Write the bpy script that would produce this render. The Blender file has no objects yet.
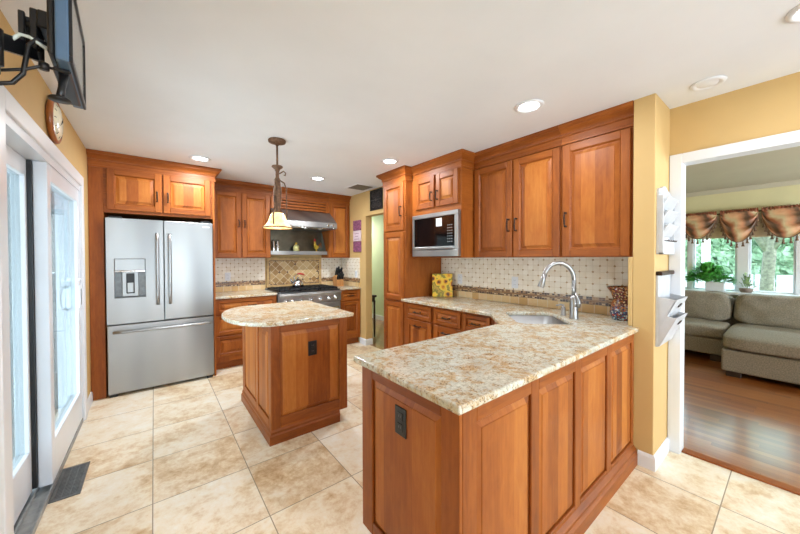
import bpy, bmesh, math, random
from mathutils import Vector, Matrix, noise
random.seed(7)
S = bpy.context.scene
COL = S.collection
PI = math.pi

# ------------------------------------------------------------------ camera, world, lights, exposure
cd = bpy.data.cameras.new('camera'); cam = bpy.data.objects.new('camera', cd); COL.objects.link(cam)
cd.sensor_fit = 'HORIZONTAL'; cd.sensor_width = 36.0; cd.lens = 313.1 / 800 * 36
cd.clip_start = 0.02; cd.clip_end = 300
YAW, PIT, ROL = .666195685, -.0134981499, -.00342158686
F = Vector((math.sin(YAW)*math.cos(PIT), math.cos(YAW)*math.cos(PIT), math.sin(PIT)))
R0 = Vector((math.cos(YAW), -math.sin(YAW), 0)); U0 = R0.cross(F)
R = R0*math.cos(ROL) + U0*math.sin(ROL); U = -R0*math.sin(ROL) + U0*math.cos(ROL)
cam.matrix_world = Matrix(((R.x, U.x, -F.x, 0), (R.y, U.y, -F.y, 0), (R.z, U.z, -F.z, 1.38), (0, 0, 0, 1)))
cd.shift_y = -4.6 / 800
S.camera = cam
S.view_settings.view_transform = 'Standard'; S.view_settings.look = 'None'
S.view_settings.gamma = 1.0; S.view_settings.use_curve_mapping = False
S.view_settings.exposure = 0.3

W = bpy.data.worlds.new('sky'); S.world = W; W.use_nodes = True
bg = W.node_tree.nodes['Background']; bg.inputs[0].default_value = (.76, .90, 1.0, 1)
_t = W.node_tree; _c = _t.nodes.new('ShaderNodeTexCoord'); _x = _t.nodes.new('ShaderNodeSeparateXYZ'); _m = _t.nodes.new('ShaderNodeMapRange')
_t.links.new(_c.outputs['Generated'], _x.inputs[0]); _t.links.new(_x.outputs['Z'], _m.inputs['Value'])      # hazy bright horizon, calmer zenith
_m.inputs['From Min'].default_value = .1; _m.inputs['From Max'].default_value = .8; _m.inputs['To Min'].default_value = 4.6; _m.inputs['To Max'].default_value = 1.4
_t.links.new(_m.outputs[0], bg.inputs[1])

def light(name, typ, loc, direction, energy, color=(1, 1, 1), size=1.0, size_y=None, parent=None):
    l = bpy.data.lights.new(name, typ); l.energy = energy; l.color = color
    if typ == 'AREA':
        l.size = size
        if size_y: l.shape = 'RECTANGLE'; l.size_y = size_y
        else: l.shape = 'DISK'
    elif typ == 'SUN': l.angle = math.radians(3)
    elif typ == 'POINT': l.shadow_soft_size = size
    elif typ == 'SPOT': l.shadow_soft_size = size; l.spot_size = math.radians(150); l.spot_blend = .6
    o = bpy.data.objects.new(name, l); COL.objects.link(o)
    o.location = loc
    o.rotation_euler = Vector(direction).to_track_quat('-Z', 'Y').to_euler()
    if parent: o.parent = parent
    return o
light('sun', 'SUN', (0, 0, 20), (-.06, .8, -.85), 2.6, (1, .95, .86))
# added rear and side fill lamps; daylight through patio door and living room window
light('fill_rear', 'AREA', (1.1, -2.72, 1.35), (0, 1, .32), 56, (.74, .86, 1), 2.6, 1.6)  # unseen fill lamp added behind the camera to brighten the kitchen
light('daylight_patio', 'AREA', (-1.7, 2.9, .5), (1.0, 0, .2), 76, (.80, .91, 1), 1.8, 1.2)
light('daylight_living', 'AREA', (7.7, .0, 3.0), (-1.2, 0, -1.1), 250, (.80, .92, 1), 3.2, 1.4)
light('fill_side', 'AREA', (5.0, -3.35, 1.5), (0, 1, .5), 140, (.84, .93, 1), 2.4, 1.3)  # unseen fill lamp added to brighten the living room

# ------------------------------------------------------------------ materials
def lin(c):
    return tuple(((v/255)/12.92 if v/255 <= .04045 else ((v/255+.055)/1.055)**2.4) for v in c) + (1,)
class G:
    """tiny node-graph helper"""
    def __init__(s, name):
        s.m = bpy.data.materials.new(name); s.m.use_nodes = True
        s.t = s.m.node_tree; s.b = s.t.nodes['Principled BSDF']
    def n(s, typ, **k):
        o = s.t.nodes.new(typ)
        for a, b in k.items(): setattr(o, a, b)
        return o
    def put(s, sock, v):
        if isinstance(v, bpy.types.NodeSocket): s.t.links.new(v, sock)
        else: sock.default_value = v
    def math(s, op, a, b=0.0, c=None):
        o = s.n('ShaderNodeMath', operation=op); s.put(o.inputs[0], a); s.put(o.inputs[1], b)
        if c is not None: s.put(o.inputs[2], c)
        return o.outputs[0]
    def pos(s):
        g = s.n('ShaderNodeNewGeometry'); x = s.n('ShaderNodeSeparateXYZ'); s.t.links.new(g.outputs['Position'], x.inputs[0])
        return x.outputs
    def obj(s):
        g = s.n('ShaderNodeTexCoord'); x = s.n('ShaderNodeSeparateXYZ'); s.t.links.new(g.outputs['Object'], x.inputs[0])
        return x.outputs
    def rnd(s): return s.n('ShaderNodeObjectInfo').outputs['Random']
    def vec(s, a=0.0, b=0.0, c=0.0):
        o = s.n('ShaderNodeCombineXYZ')
        for i, v in enumerate((a, b, c)): s.put(o.inputs[i], v)
        return o.outputs[0]
    def noise(s, v, scale=1.0, detail=3.0, rough=.55, dist=0.0):
        o = s.n('ShaderNodeTexNoise'); s.put(o.inputs['Vector'], v); o.inputs['Scale'].default_value = scale
        o.inputs['Detail'].default_value = detail; o.inputs['Roughness'].default_value = rough; o.inputs['Distortion'].default_value = dist
        return o.outputs['Fac']
    def white(s, v):
        o = s.n('ShaderNodeTexWhiteNoise', noise_dimensions='3D'); s.put(o.inputs['Vector'], v); return o.outputs['Value']
    def voro(s, v, scale):
        o = s.n('ShaderNodeTexVoronoi'); s.put(o.inputs['Vector'], v); o.inputs['Scale'].default_value = scale; return o
    def ramp(s, f, stops, interp='LINEAR'):
        o = s.n('ShaderNodeValToRGB'); s.put(o.inputs[0], f); e = o.color_ramp.elements; o.color_ramp.interpolation = interp
        while len(e) < len(stops): e.new(.5)
        for q, (p, c) in zip(e, stops): q.position = p; q.color = lin(c)
        return o.outputs[0]
    def mix(s, f, a, b, mode='MIX'):
        o = s.n('ShaderNodeMix', data_type='RGBA', blend_type=mode); s.put(o.inputs[0], f)
        s.put(o.inputs[6], lin(a) if isinstance(a, tuple) and len(a) == 3 else a)
        s.put(o.inputs[7], lin(b) if isinstance(b, tuple) and len(b) == 3 else b)
        return o.outputs[2]
    def bump(s, h, strength=.2, dist=.01):
        o = s.n('ShaderNodeBump'); o.inputs['Strength'].default_value = strength; o.inputs['Distance'].default_value = dist
        s.put(o.inputs['Height'], h); s.t.links.new(o.outputs[0], s.b.inputs['Normal'])
    def out(s, col=None, rough=.5, metal=0.0, coat=0.0, spec=.5, aniso=0.0):
        if col is not None: s.put(s.b.inputs['Base Color'], lin(col) if isinstance(col, tuple) and len(col) == 3 else col)
        s.put(s.b.inputs['Roughness'], rough); s.b.inputs['Metallic'].default_value = metal
        s.b.inputs['Coat Weight'].default_value = coat
        s.b.inputs['Specular IOR Level'].default_value = spec; s.b.inputs['Anisotropic'].default_value = aniso
        return s.m

def plain(name, c, rough=.5, metal=0.0, coat=0.0, var=.06, scale=12, bump=0.0, spec=.5):
    g = G(name); p = g.vec(*g.obj()[:3])
    n = g.noise(p, scale, 4)
    lo = tuple(max(0, v*(1-var)) for v in c); hi = tuple(min(255, v*(1+var)) for v in c)
    if bump: g.bump(g.noise(p, scale*14, 3), bump, .004)
    return g.out(g.ramp(n, [(.3, lo), (.7, hi)]), rough, metal, coat, spec)

def wood(name, horiz=False, width=.095, tones=((106, 52, 18), (144, 77, 27), (170, 97, 37), (195, 126, 58)), tw=.34):
    g = G(name); x, y, z = g.pos()[:3]
    s = g.math('ADD', x, y)
    a, b = (z, s) if horiz else (s, z)
    r = g.rnd()
    wob = g.math('ADD', g.math('DIVIDE', a, width), g.math('MULTIPLY', r, 9.7))
    tone = g.white(g.vec(g.math('FLOOR', wob), g.math('MULTIPLY', r, 51.0), 3.0))
    gr = g.noise(g.vec(g.math('MULTIPLY', a, 75.0), tone, g.math('MULTIPLY', b, 3.0)), 1.0, 5, .62, .5)
    cl = g.noise(g.vec(g.math('MULTIPLY', a, 10.0), g.math('MULTIPLY', tone, 7.0), g.math('MULTIPLY', b, 2.2)), 1.0, 4, .55, .9)
    fig = g.noise(g.vec(g.math('MULTIPLY', a, 26.0), g.math('MULTIPLY', tone, 3.0), g.math('MULTIPLY', b, 9.0)), 1.0, 3, .5, 1.5)
    f = g.math('ADD', g.math('ADD', g.math('MULTIPLY', tone, tw), g.math('MULTIPLY', fig, .16)), g.math('ADD', g.math('MULTIPLY', gr, .26), g.math('MULTIPLY', cl, .40)))
    c = g.ramp(f, [(.24, tones[0]), (.45, tones[1]), (.62, tones[2]), (.86, tones[3])])
    g.bump(gr, .05, .002)
    return g.out(c, .44, 0, .0, .32)

M = {}
M['wood'] = wood('cherry_wood')
M['wood_wide'] = wood('cherry_wood_wide_boards', False, .24, tw=.16)
M['wood_h'] = wood('cherry_wood_rail', True, .4, tw=.12)
M['wood_gap_shade'] = plain('shaded_gap_wood', (84, 44, 22), .6)
M['paint_yellow'] = plain('golden_wall_paint', (206, 173, 116), .7, var=.015, scale=3, bump=.03)
M['paint_cream'] = plain('pale_yellow_wall_paint', (220, 214, 170), .7, var=.015, scale=3)
M['paint_green'] = plain('pale_green_wall_paint', (206, 217, 184), .7, var=.015, scale=3)
M['ceiling'] = plain('ceiling_paint', (230, 234, 240), .85, var=.012, scale=2, bump=.04)
M['ceiling_lr'] = plain('dimmed_ceiling_paint', (196, 190, 170), .85, var=.012, scale=2)  # ceiling colour darkened to stand for the dimmer living room light
M['white'] = plain('white_trim_paint', (228, 231, 236), .35, var=.01, scale=4)
M['vinyl'] = plain('white_vinyl', (222, 227, 234), .3, var=.01, scale=4)
M['bronze'] = plain('dark_bronze', (62, 46, 38), .42, .75, var=.2, scale=60)
M['black'] = plain('black_plastic', (26, 27, 30), .38, var=.1, scale=20)
M['black_gloss'] = plain('black_glass', (10, 11, 13), .06, var=.05)
M['iron'] = plain('cast_iron', (24, 26, 29), .55, .2, var=.15, scale=40)
M['rust'] = plain('weathered_bronze', (112, 84, 64), .55, .5, var=.25, scale=50, bump=.3)
M['chrome'] = plain('polished_steel', (215, 216, 218), .15, 1.0, var=.02)
M['nickel'] = plain('brushed_nickel', (168, 170, 172), .34, 1.0, var=.03)
M['grey_metal'] = plain('grey_metal', (120, 122, 122), .4, .8, var=.08, scale=30)
M['tan_tile'] = plain('tan_stone_trim', (190, 158, 106), .5, var=.12, scale=22, bump=.1)
M['cable_white'] = plain('white_cable', (206, 214, 206), .4)
M['alu'] = plain('track_aluminium', (150, 153, 152), .45, .3, var=.1, scale=20)

def steel():
    g = G('brushed_stainless'); x, y, z = g.pos()[:3]
    n = g.noise(g.vec(g.math('MULTIPLY', x, 3.0), g.math('MULTIPLY', y, 3.0), g.math('MULTIPLY', z, 420.0)), 1.0, 2)
    g.bump(n, .012, .001)
    w = g.noise(g.vec(g.math('MULTIPLY', g.math('ADD', x, y), 3.0), 0.0, g.math('MULTIPLY', z, .5)), 1.0, 1)
    c = g.ramp(w, [(.32, (140, 142, 142)), (.68, (180, 182, 182))])
    return g.out(c, g.math('MULTIPLY_ADD', n, .1, .37), 1.0, 0, .5, .25)
M['steel'] = steel()

def granite():
    g = G('cream_gold_granite'); P = g.pos(); p = g.vec(P[0], P[1], P[2]); q = g.vec(g.math('ADD', P[0], 7.3), g.math('ADD', P[1], 3.1), P[2])
    big = g.noise(p, 5.5, 5, .6, .7); mid = g.noise(q, 30, 6, .68, .4); fine = g.noise(p, 150, 3, .65); f2 = g.noise(q, 85, 4, .7, .3)
    c = g.ramp(f2, [(.32, (168, 166, 150)), (.46, (206, 205, 188)), (.62, (232, 232, 220))])
    gold = g.ramp(g.math('ADD', g.math('MULTIPLY', mid, .6), g.math('MULTIPLY', big, .4)), [(.46, (0, 0, 0)), (.57, (255, 255, 255))])
    c = g.mix(g.math('MULTIPLY', gold, .72), c, (198, 154, 88))
    gm = g.ramp(g.math('ADD', g.math('MULTIPLY', g.noise(q, 9, 4, .6, .8), .5), g.math('MULTIPLY', f2, .5)), [(.52, (0, 0, 0)), (.62, (255, 255, 255))])
    c = g.mix(g.math('MULTIPLY', gm, .55), c, (170, 168, 160))
    dk = g.ramp(g.math('ADD', g.math('MULTIPLY', fine, .55), g.math('MULTIPLY', mid, .45)), [(.55, (0, 0, 0)), (.60, (255, 255, 255))])
    c = g.mix(g.math('MULTIPLY', dk, .85), c, (98, 78, 62))
    rd = g.ramp(g.math('ADD', g.math('MULTIPLY', g.noise(p, 22, 3, .6), .6), g.math('MULTIPLY', g.noise(q, 70, 3, .6), .4)), [(.66, (0, 0, 0)), (.70, (255, 255, 255))])
    c = g.mix(g.math('MULTIPLY', rd, .6), c, (120, 90, 76))
    return g.out(c, .2, 0, .15)
M['granite'] = granite()

def travertine():
    g = G('travertine_floor_tile'); x, y, z = g.pos()[:3]
    sx, sy = .495, .495
    a = g.math('DIVIDE', g.math('SUBTRACT', x, -.02), sx); b = g.math('DIVIDE', g.math('SUBTRACT', y, .255), sy)
    ia, ib = g.math('FLOOR', a), g.math('FLOOR', b); fa, fb = g.math('SUBTRACT', a, ia), g.math('SUBTRACT', b, ib)
    def edge(f): return g.math('MINIMUM', f, g.math('SUBTRACT', 1.0, f))
    e = g.math('MINIMUM', edge(fa), edge(fb))
    r = g.white(g.vec(ia, ib, 2.0)); r2 = g.white(g.vec(ib, ia, 9.0))
    p = g.vec(g.math('ADD', x, g.math('MULTIPLY', r, 17.0)), g.math('ADD', y, g.math('MULTIPLY', r2, 23.0)), g.math('MULTIPLY', r, 5.0))
    n1 = g.noise(p, 4.2, 7, .68, .35); n2 = g.noise(p, 20, 5, .7, .3); n3 = g.noise(p, 60, 3, .7)
    f = g.math('ADD', g.math('ADD', g.math('MULTIPLY', n1, .62), g.math('MULTIPLY', n2, .30)), g.math('ADD', g.math('MULTIPLY', n3, .10), g.math('MULTIPLY', g.math('SUBTRACT', r, .5), .12)))
    c = g.ramp(f, [(.34, (190, 152, 108)), (.44, (221, 196, 158)), (.53, (240, 227, 202)), (.65, (246, 241, 228))])
    grout = g.math('LESS_THAN', e, .0052)
    c = g.mix(grout, c, (158, 142, 118))
    g.bump(g.math('SUBTRACT', g.math('MULTIPLY', n2, .25), grout), .25, .004)
    return g.out(c, g.math('MULTIPLY_ADD', n2, .2, .26), 0, 0, .5)
M['floor_tile'] = travertine()

def oak():
    g = G('oak_strip_floor'); x, y, z = g.pos()[:3]
    a = g.math('DIVIDE', x, .057); ia = g.math('FLOOR', a); fa = g.math('SUBTRACT', a, ia)
    r = g.white(g.vec(ia, 4.0, 1.0))
    b = g.math('ADD', g.math('DIVIDE', y, 1.1), g.math('MULTIPLY', r, 5.0)); ib = g.math('FLOOR', b); fb = g.math('SUBTRACT', b, ib)
    t = g.white(g.vec(ia, ib, 7.0))
    gr = g.noise(g.vec(g.math('MULTIPLY', x, 70.0), g.math('MULTIPLY', y, 4.0), t), 1.0, 5, .6, .5)
    c = g.ramp(g.math('ADD', g.math('MULTIPLY', t, .5), g.math('MULTIPLY', gr, .5)), [(.2, (122, 64, 22)), (.5, (156, 88, 32)), (.85, (178, 110, 48))])
    gap = g.math('MAXIMUM', g.math('LESS_THAN', fa, .03), g.math('LESS_THAN', fb, .002))
    c = g.mix(g.math('MULTIPLY', gap, .7), c, (70, 38, 18))
    g.bump(g.math('SUBTRACT', g.math('MULTIPLY', gr, .15), gap), .1, .002)
    g.b.inputs['Coat Roughness'].default_value = .16; g.b.inputs['Coat IOR'].default_value = 1.75; return g.out(c, .28, 0, 1.0, .7)
M['oak'] = oak()

def basket_tile():
    g = G('cream_basketweave_tile'); x, y, z = g.pos()[:3]
    a = g.math('DIVIDE', g.math('ADD', x, y), .0525); b = g.math('DIVIDE', g.math('SUBTRACT', z, .01), .05)
    ia, ib = g.math('ROUND', a), g.math('ROUND', b)
    da, db = g.math('ABSOLUTE', g.math('SUBTRACT', a, ia)), g.math('ABSOLUTE', g.math('SUBTRACT', b, ib))
    par = g.math('LESS_THAN', g.math('ABSOLUTE', g.math('SUBTRACT', g.math('PINGPONG', g.math('ADD', ia, ib), 1.0), 0.0)), .5)
    dot = g.math('MULTIPLY', g.math('LESS_THAN', g.math('ADD', da, db), .20), par)
    line = g.math('LESS_THAN', g.math('MINIMUM', da, db), .030)
    t = g.white(g.vec(g.math('FLOOR', a), g.math('FLOOR', b), 1.0))
    n = g.noise(g.vec(x, y, z), 40, 4)
    c = g.ramp(g.math('ADD', g.math('MULTIPLY', t, .5), g.math('MULTIPLY', n, .5)), [(.2, (232, 221, 200)), (.8, (246, 239, 225))])
    c = g.mix(line, c, (216, 204, 182)); c = g.mix(dot, c, (176, 144, 98))
    g.bump(line, -.15, .002)
    return g.out(c, .38)
M['basket'] = basket_tile()
def chip_tile():
    g = G('mosaic_chip_band'); x, y, z = g.pos()[:3]
    s = g.math('ADD', x, y); a = g.math('DIVIDE', s, .024); b = g.math('DIVIDE', g.math('SUBTRACT', z, .988), .0155)
    ia, ib = g.math('FLOOR', a), g.math('FLOOR', b)
    t = g.white(g.vec(ia, ib, 5.0))
    c = g.ramp(t, [(0, (62, 40, 34)), (.32, (120, 84, 56)), (.5, (176, 138, 96)), (.66, (84, 60, 52)), (.82, (205, 178, 140))], 'CONSTANT')
    fa, fb = g.math('SUBTRACT', a, ia), g.math('SUBTRACT', b, ib)
    gr = g.math('MAXIMUM', g.math('LESS_THAN', fa, .1), g.math('LESS_THAN', fb, .12))
    c = g.mix(gr, c, (186, 160, 126))
    mid = g.math('LESS_THAN', g.math('ABSOLUTE', g.math('SUBTRACT', b, 2.0)), .5)
    c = g.mix(mid, c, (150, 112, 74))
    return g.out(c, .3)
M['chips'] = chip_tile()
def tumbled():
    g = G('tumbled_tan_tile'); x, y, z = g.pos()[:3]
    s = g.math('ADD', x, y); a = g.math('DIVIDE', s, .098); ia = g.math('FLOOR', a); fa = g.math('SUBTRACT', a, ia)
    t = g.white(g.vec(ia, 3.0, 5.0)); n = g.noise(g.vec(x, y, z), 30, 4)
    c = g.ramp(g.math('ADD', g.math('MULTIPLY', t, .65), g.math('MULTIPLY', n, .4)), [(.2, (206, 166, 106)), (.55, (224, 192, 138)), (.9, (234, 212, 170))])
    gr = g.math('LESS_THAN', fa, .05); c = g.mix(gr, c, (226, 214, 188)); g.bump(gr, -.3, .003)
    return g.out(c, .42)
M['tumbled'] = tumbled()
def diamond():
    g = G('diamond_set_stone_tile'); x, y, z = g.pos()[:3]
    k = .124
    p = g.math('DIVIDE', g.math('ADD', g.math('SUBTRACT', x, 1.79), g.math('SUBTRACT', z, 1.165)), k); q = g.math('DIVIDE', g.math('SUBTRACT', g.math('SUBTRACT', x, 1.79), g.math('SUBTRACT', z, 1.165)), k)
    ip, iq = g.math('FLOOR', p), g.math('FLOOR', q); fp, fq = g.math('SUBTRACT', p, ip), g.math('SUBTRACT', q, iq)
    t = g.white(g.vec(ip, iq, 2.0)); n = g.noise(g.vec(x, y, z), 28, 4)
    c = g.ramp(g.math('ADD', g.math('MULTIPLY', t, .6), g.math('MULTIPLY', n, .4)), [(.2, (158, 122, 74)), (.5, (188, 154, 102)), (.85, (208, 182, 136))])
    gr = g.math('MAXIMUM', g.math('LESS_THAN', fp, .07), g.math('LESS_THAN', fq, .07))
    c = g.mix(gr, c, (226, 210, 176))
    dp, dq = g.math('ABSOLUTE', g.math('SUBTRACT', p, g.math('ROUND', p))), g.math('ABSOLUTE', g.math('SUBTRACT', q, g.math('ROUND', q)))
    sel = g.math('GREATER_THAN', g.white(g.vec(g.math('ROUND', p), g.math('ROUND', q), 8.0)), .62)
    dot = g.math('MULTIPLY', g.math('LESS_THAN', g.math('MAXIMUM', dp, dq), .15), sel)
    c = g.mix(dot, c, (84, 58, 46))
    return g.out(c, .4)
M['diamond'] = diamond()
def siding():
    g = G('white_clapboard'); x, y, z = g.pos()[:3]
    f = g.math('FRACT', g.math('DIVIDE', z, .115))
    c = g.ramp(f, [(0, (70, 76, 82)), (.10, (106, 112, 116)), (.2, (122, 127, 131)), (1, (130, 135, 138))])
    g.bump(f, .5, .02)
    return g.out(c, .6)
M['siding'] = siding()
def glass(name='clear_glass', tint=(.90, .97, .97, 1)):
    g = G(name); t = g.t
    tr = g.n('ShaderNodeBsdfTransparent'); tr.inputs[0].default_value = tint
    gl = g.n('ShaderNodeBsdfGlossy'); gl.inputs['Roughness'].default_value = .02
    fr = g.n('ShaderNodeFresnel'); fr.inputs[0].default_value = 1.3
    mx = g.n('ShaderNodeMixShader'); k_ = g.math('MULTIPLY', fr.outputs[0], .55); t.links.new(k_, mx.inputs[0]); t.links.new(tr.outputs[0], mx.inputs[1]); t.links.new(gl.outputs[0], mx.inputs[2])
    t.links.new(mx.outputs[0], t.nodes['Material Output'].inputs[0]); return g.m
M['glass'] = glass(); M['glass_patio'] = glass('tinted_door_glass', (.76, .80, .80, 1))
def emit(name, c, strength, base=None):
    g = G(name); g.b.inputs['Emission Color'].default_value = lin(c); g.b.inputs['Emission Strength'].default_value = strength
    return g.out(base or c, .4)
M['lamp'] = emit('lit_lens', (250, 252, 255), 20.0)
def alabaster():
    g = G('amber_alabaster_glass'); P = g.obj(); p = g.vec(*P[:3])
    n = g.noise(p, 16, 4, .6, .8)
    c = g.ramp(n, [(.3, (240, 184, 104)), (.6, (255, 228, 168))])
    g.t.links.new(c, g.b.inputs['Emission Color']); g.b.inputs['Emission Strength'].default_value = 1.15
    return g.out(c, .3)
M['alabaster'] = alabaster()
M['fabric'] = plain('grey_tweed_upholstery', (142, 135, 121), .9, var=.16, scale=90, bump=.5)
M['leaf'] = plain('green_leaf', (92, 172, 78), .45, var=.35, scale=25)
M['tree_leaf'] = plain('sunlit_tree_leaves', (172, 208, 168), .6, var=.3, scale=3)
M['bark'] = plain('grey_bark', (138, 132, 122), .9, var=.2, scale=14, bump=.4)
M['lawn'] = plain('lawn_grass', (120, 160, 84), .9, var=.25, scale=9)
M['concrete'] = plain('pale_concrete', (214, 212, 206), .8, var=.05, scale=5)
M['deck'] = plain('grey_deck_boards', (120, 117, 112), .7, var=.1, scale=7)

# ------------------------------------------------------------------ mesh helpers
class MB:
    def __init__(s, frame=None):
        s.bm = bmesh.new(); s.mats = []; s.fr = frame
    def mi(s, m):
        if m not in s.mats: s.mats.append(m)
        return s.mats.index(m)
    def _T(s, p):
        if s.fr is None: return Vector(p)
        o, u, n = s.fr; return o + u*p[0] + Vector((0, 0, 1))*p[1] + n*p[2]
    def add(s, verts, faces, m, smooth=False):
        i = s.mi(m); vs = [s.bm.verts.new(s._T(v)) for v in verts]; out = []
        for f in faces:
            try: q = s.bm.faces.new([vs[k] for k in f])
            except ValueError: continue
            q.material_index = i; q.smooth = smooth; out.append(q)
        return vs, out
    def box(s, a, b, m, bev=0.0, seg=1):
        x0, y0, z0 = (min(a[i], b[i]) for i in range(3)); x1, y1, z1 = (max(a[i], b[i]) for i in range(3))
        v = [(x0, y0, z0), (x1, y0, z0), (x1, y1, z0), (x0, y1, z0), (x0, y0, z1), (x1, y0, z1), (x1, y1, z1), (x0, y1, z1)]
        vs, fs = s.add(v, [(0, 3, 2, 1), (4, 5, 6, 7), (0, 1, 5, 4), (1, 2, 6, 5), (2, 3, 7, 6), (3, 0, 4, 7)], m)
        if bev:
            es = list({e for f in fs for e in f.edges})
            bmesh.ops.bevel(s.bm, geom=es, offset=min(bev, .45*min(x1-x0, y1-y0, z1-z0)), segments=seg, affect='EDGES', profile=.5, material=s.mi(m))
        return s
    def prism(s, pts, axis, a, b, m, bev=0.0, smooth=False):
        """polygon pts (2D) extruded along axis between a and b"""
        def P(p, t):
            if axis == 0: return (t, p[0], p[1])
            if axis == 1: return (p[0], t, p[1])
            return (p[0], p[1], t)
        n = len(pts); v = [P(p, a) for p in pts] + [P(p, b) for p in pts]
        f = [tuple(range(n))[::-1], tuple(range(n, 2*n))] + [(i, (i+1) % n, n+(i+1) % n, n+i) for i in range(n)]
        vs, fs = s.add(v, f, m)
        if smooth:
            for q in fs[2:]: q.smooth = True
        if bev:
            es = list({e for q in fs[:2] for e in q.edges})
            bmesh.ops.bevel(s.bm, geom=es, offset=bev, segments=2, affect='EDGES', profile=.5, material=s.mi(m))
        return s
    def lathe(s, prof, c, m, seg=24, axis='z', smooth=True):
        v = []; f = []; n = len(prof)
        for k in range(seg):
            t = 2*PI*k/seg; co, si = math.cos(t), math.sin(t)
            for r, h in prof:
                if axis == 'z': v.append((c[0]+r*co, c[1]+r*si, c[2]+h))
                elif axis == 'x': v.append((c[0]+h, c[1]+r*co, c[2]+r*si))
                else: v.append((c[0]+r*co, c[1]+h, c[2]+r*si))
        for k in range(seg):
            k2 = (k+1) % seg
            for j in range(n-1): f.append((k*n+j, k2*n+j, k2*n+j+1, k*n+j+1))
        if prof[0][0] > 1e-5: f.append(tuple(k*n for k in range(seg))[::-1])
        if prof[-1][0] > 1e-5: f.append(tuple(k*n+n-1 for k in range(seg)))
        vs, fs = s.add(v, f, m, smooth)
        bmesh.ops.remove_doubles(s.bm, verts=[q for q in vs if q.is_valid], dist=1e-6)
        return s
    def shell(s, prof, c, m, seg=28):
        """open lathe surface given as closed profile loop"""
        v = []; f = []; n = len(prof)
        for k in range(seg):
            t = 2*PI*k/seg
            for r, h in prof: v.append((c[0]+r*math.cos(t), c[1]+r*math.sin(t), c[2]+h))
        for k in range(seg):
            k2 = (k+1) % seg
            for j in range(n): f.append((k*n+j, k2*n+j, k2*n+(j+1) % n, k*n+(j+1) % n))
        s.add(v, f, m, True); return s
    def tube(s, pts, r, m, seg=10, closed=False):
        pts = [Vector(p) for p in pts]; n = len(pts); rr = r if isinstance(r, (list, tuple)) else [r]*n
        v = []; f = []; up = None
        for i, p in enumerate(pts):
            d = (pts[min(i+1, n-1)] - pts[max(i-1, 0)]).normalized()
            if up is None:
                up = Vector((0, 0, 1)) if abs(d.z) < .9 else Vector((1, 0, 0))
            a = d.cross(up).normalized(); b = a.cross(d).normalized(); up = b
            for k in range(seg):
                t = 2*PI*k/seg; v.append(p + (a*math.cos(t) + b*math.sin(t))*rr[i])
        for i in range(n-1):
            for k in range(seg): f.append((i*seg+k, i*seg+(k+1) % seg, (i+1)*seg+(k+1) % seg, (i+1)*seg+k))
        f.append(tuple(range(seg))[::-1]); f.append(tuple((n-1)*seg+k for k in range(seg)))
        s.add(v, f, m, True); return s
    def sweep(s, path, prof, m):
        """profile (out, z) swept along an xy path, outward on the right-hand side, mitred"""
        n = len(path); P = [Vector((p[0], p[1], 0)) for p in path]; v = []; f = []; k = len(prof)
        for i in range(n):
            def nor(d): return Vector((d.y, -d.x, 0)).normalized()
            if i == 0: o = nor(P[1]-P[0])
            elif i == n-1: o = nor(P[-1]-P[-2])
            else:
                a, b = nor(P[i]-P[i-1]), nor(P[i+1]-P[i]); o = (a+b); o = o/(o.dot(a))
            for out, z in prof: v.append((P[i].x+o.x*out, P[i].y+o.y*out, z))
        for i in range(n-1):
            for j in range(k): f.append((i*k+j, i*k+(j+1) % k, (i+1)*k+(j+1) % k, (i+1)*k+j))
        f.append(tuple(range(k))); f.append(tuple((n-1)*k+j for j in range(k))[::-1])
        s.add(v, f, m); return s
    def cushion(s, a, b, m, n=10, k=7.0, wrinkle=.0, puff=0.0, seed=0):
        a, b = Vector(a), Vector(b); c, h = (a+b)/2, (b-a)/2; v = {}; V = []; Fc = []
        def vid(i, j, l):
            key = (i, j, l)
            if key not in v:
                p = Vector((i/n*2-1, j/n*2-1, l/n*2-1))
                q = p / ((abs(p.x)**k+abs(p.y)**k+abs(p.z)**k)**(1/k))
                bul = 1 + puff*(1-min(1, q.x*q.x))*(1-min(1, q.y*q.y))
                w = Vector((c.x+q.x*h.x, c.y+q.y*h.y, c.z+q.z*h.z*bul))
                if wrinkle:
                    w += Vector((noise.noise(w*7+Vector((seed, 0, 0))), noise.noise(w*7+Vector((0, seed+5, 0))), noise.noise(w*6+Vector((0, 0, seed+9)))))*wrinkle
                v[key] = len(V); V.append(w)
            return v[key]
        for i in range(n):
            for j in range(n):
                for l in (0, n):
                    Fc.append((vid(i, j, l), vid(i+1, j, l), vid(i+1, j+1, l), vid(i, j+1, l)))
                    Fc.append((vid(i, l, j), vid(i+1, l, j), vid(i+1, l, j+1), vid(i, l, j+1)))
                    Fc.append((vid(l, i, j), vid(l, i+1, j), vid(l, i+1, j+1), vid(l, i, j+1)))
        s.add(V, Fc, m, True); return s
    def build(s, name, parent=None, base=None, mod=None):
        bmesh.ops.recalc_face_normals(s.bm, faces=s.bm.faces[:])
        root = parent
        off = Vector((0, 0, 0))
        while root is not None:
            off += root.location; root = root.parent
        if base is not None: off = off + Vector(base)
        if off.length: bmesh.ops.translate(s.bm, verts=s.bm.verts[:], vec=-off)
        me = bpy.data.meshes.new(name); s.bm.to_mesh(me); s.bm.free()
        for m in s.mats: me.materials.append(M[m] if isinstance(m, str) else m)
        o = bpy.data.objects.new(name, me); COL.objects.link(o)
        if parent is not None: o.parent = parent
        if base is not None: o.location = base
        if mod:
            b = o.modifiers.new('edge', 'BEVEL'); b.width = mod; b.segments = 3; b.limit_method = 'ANGLE'; b.angle_limit = math.radians(40)
        return o

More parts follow.
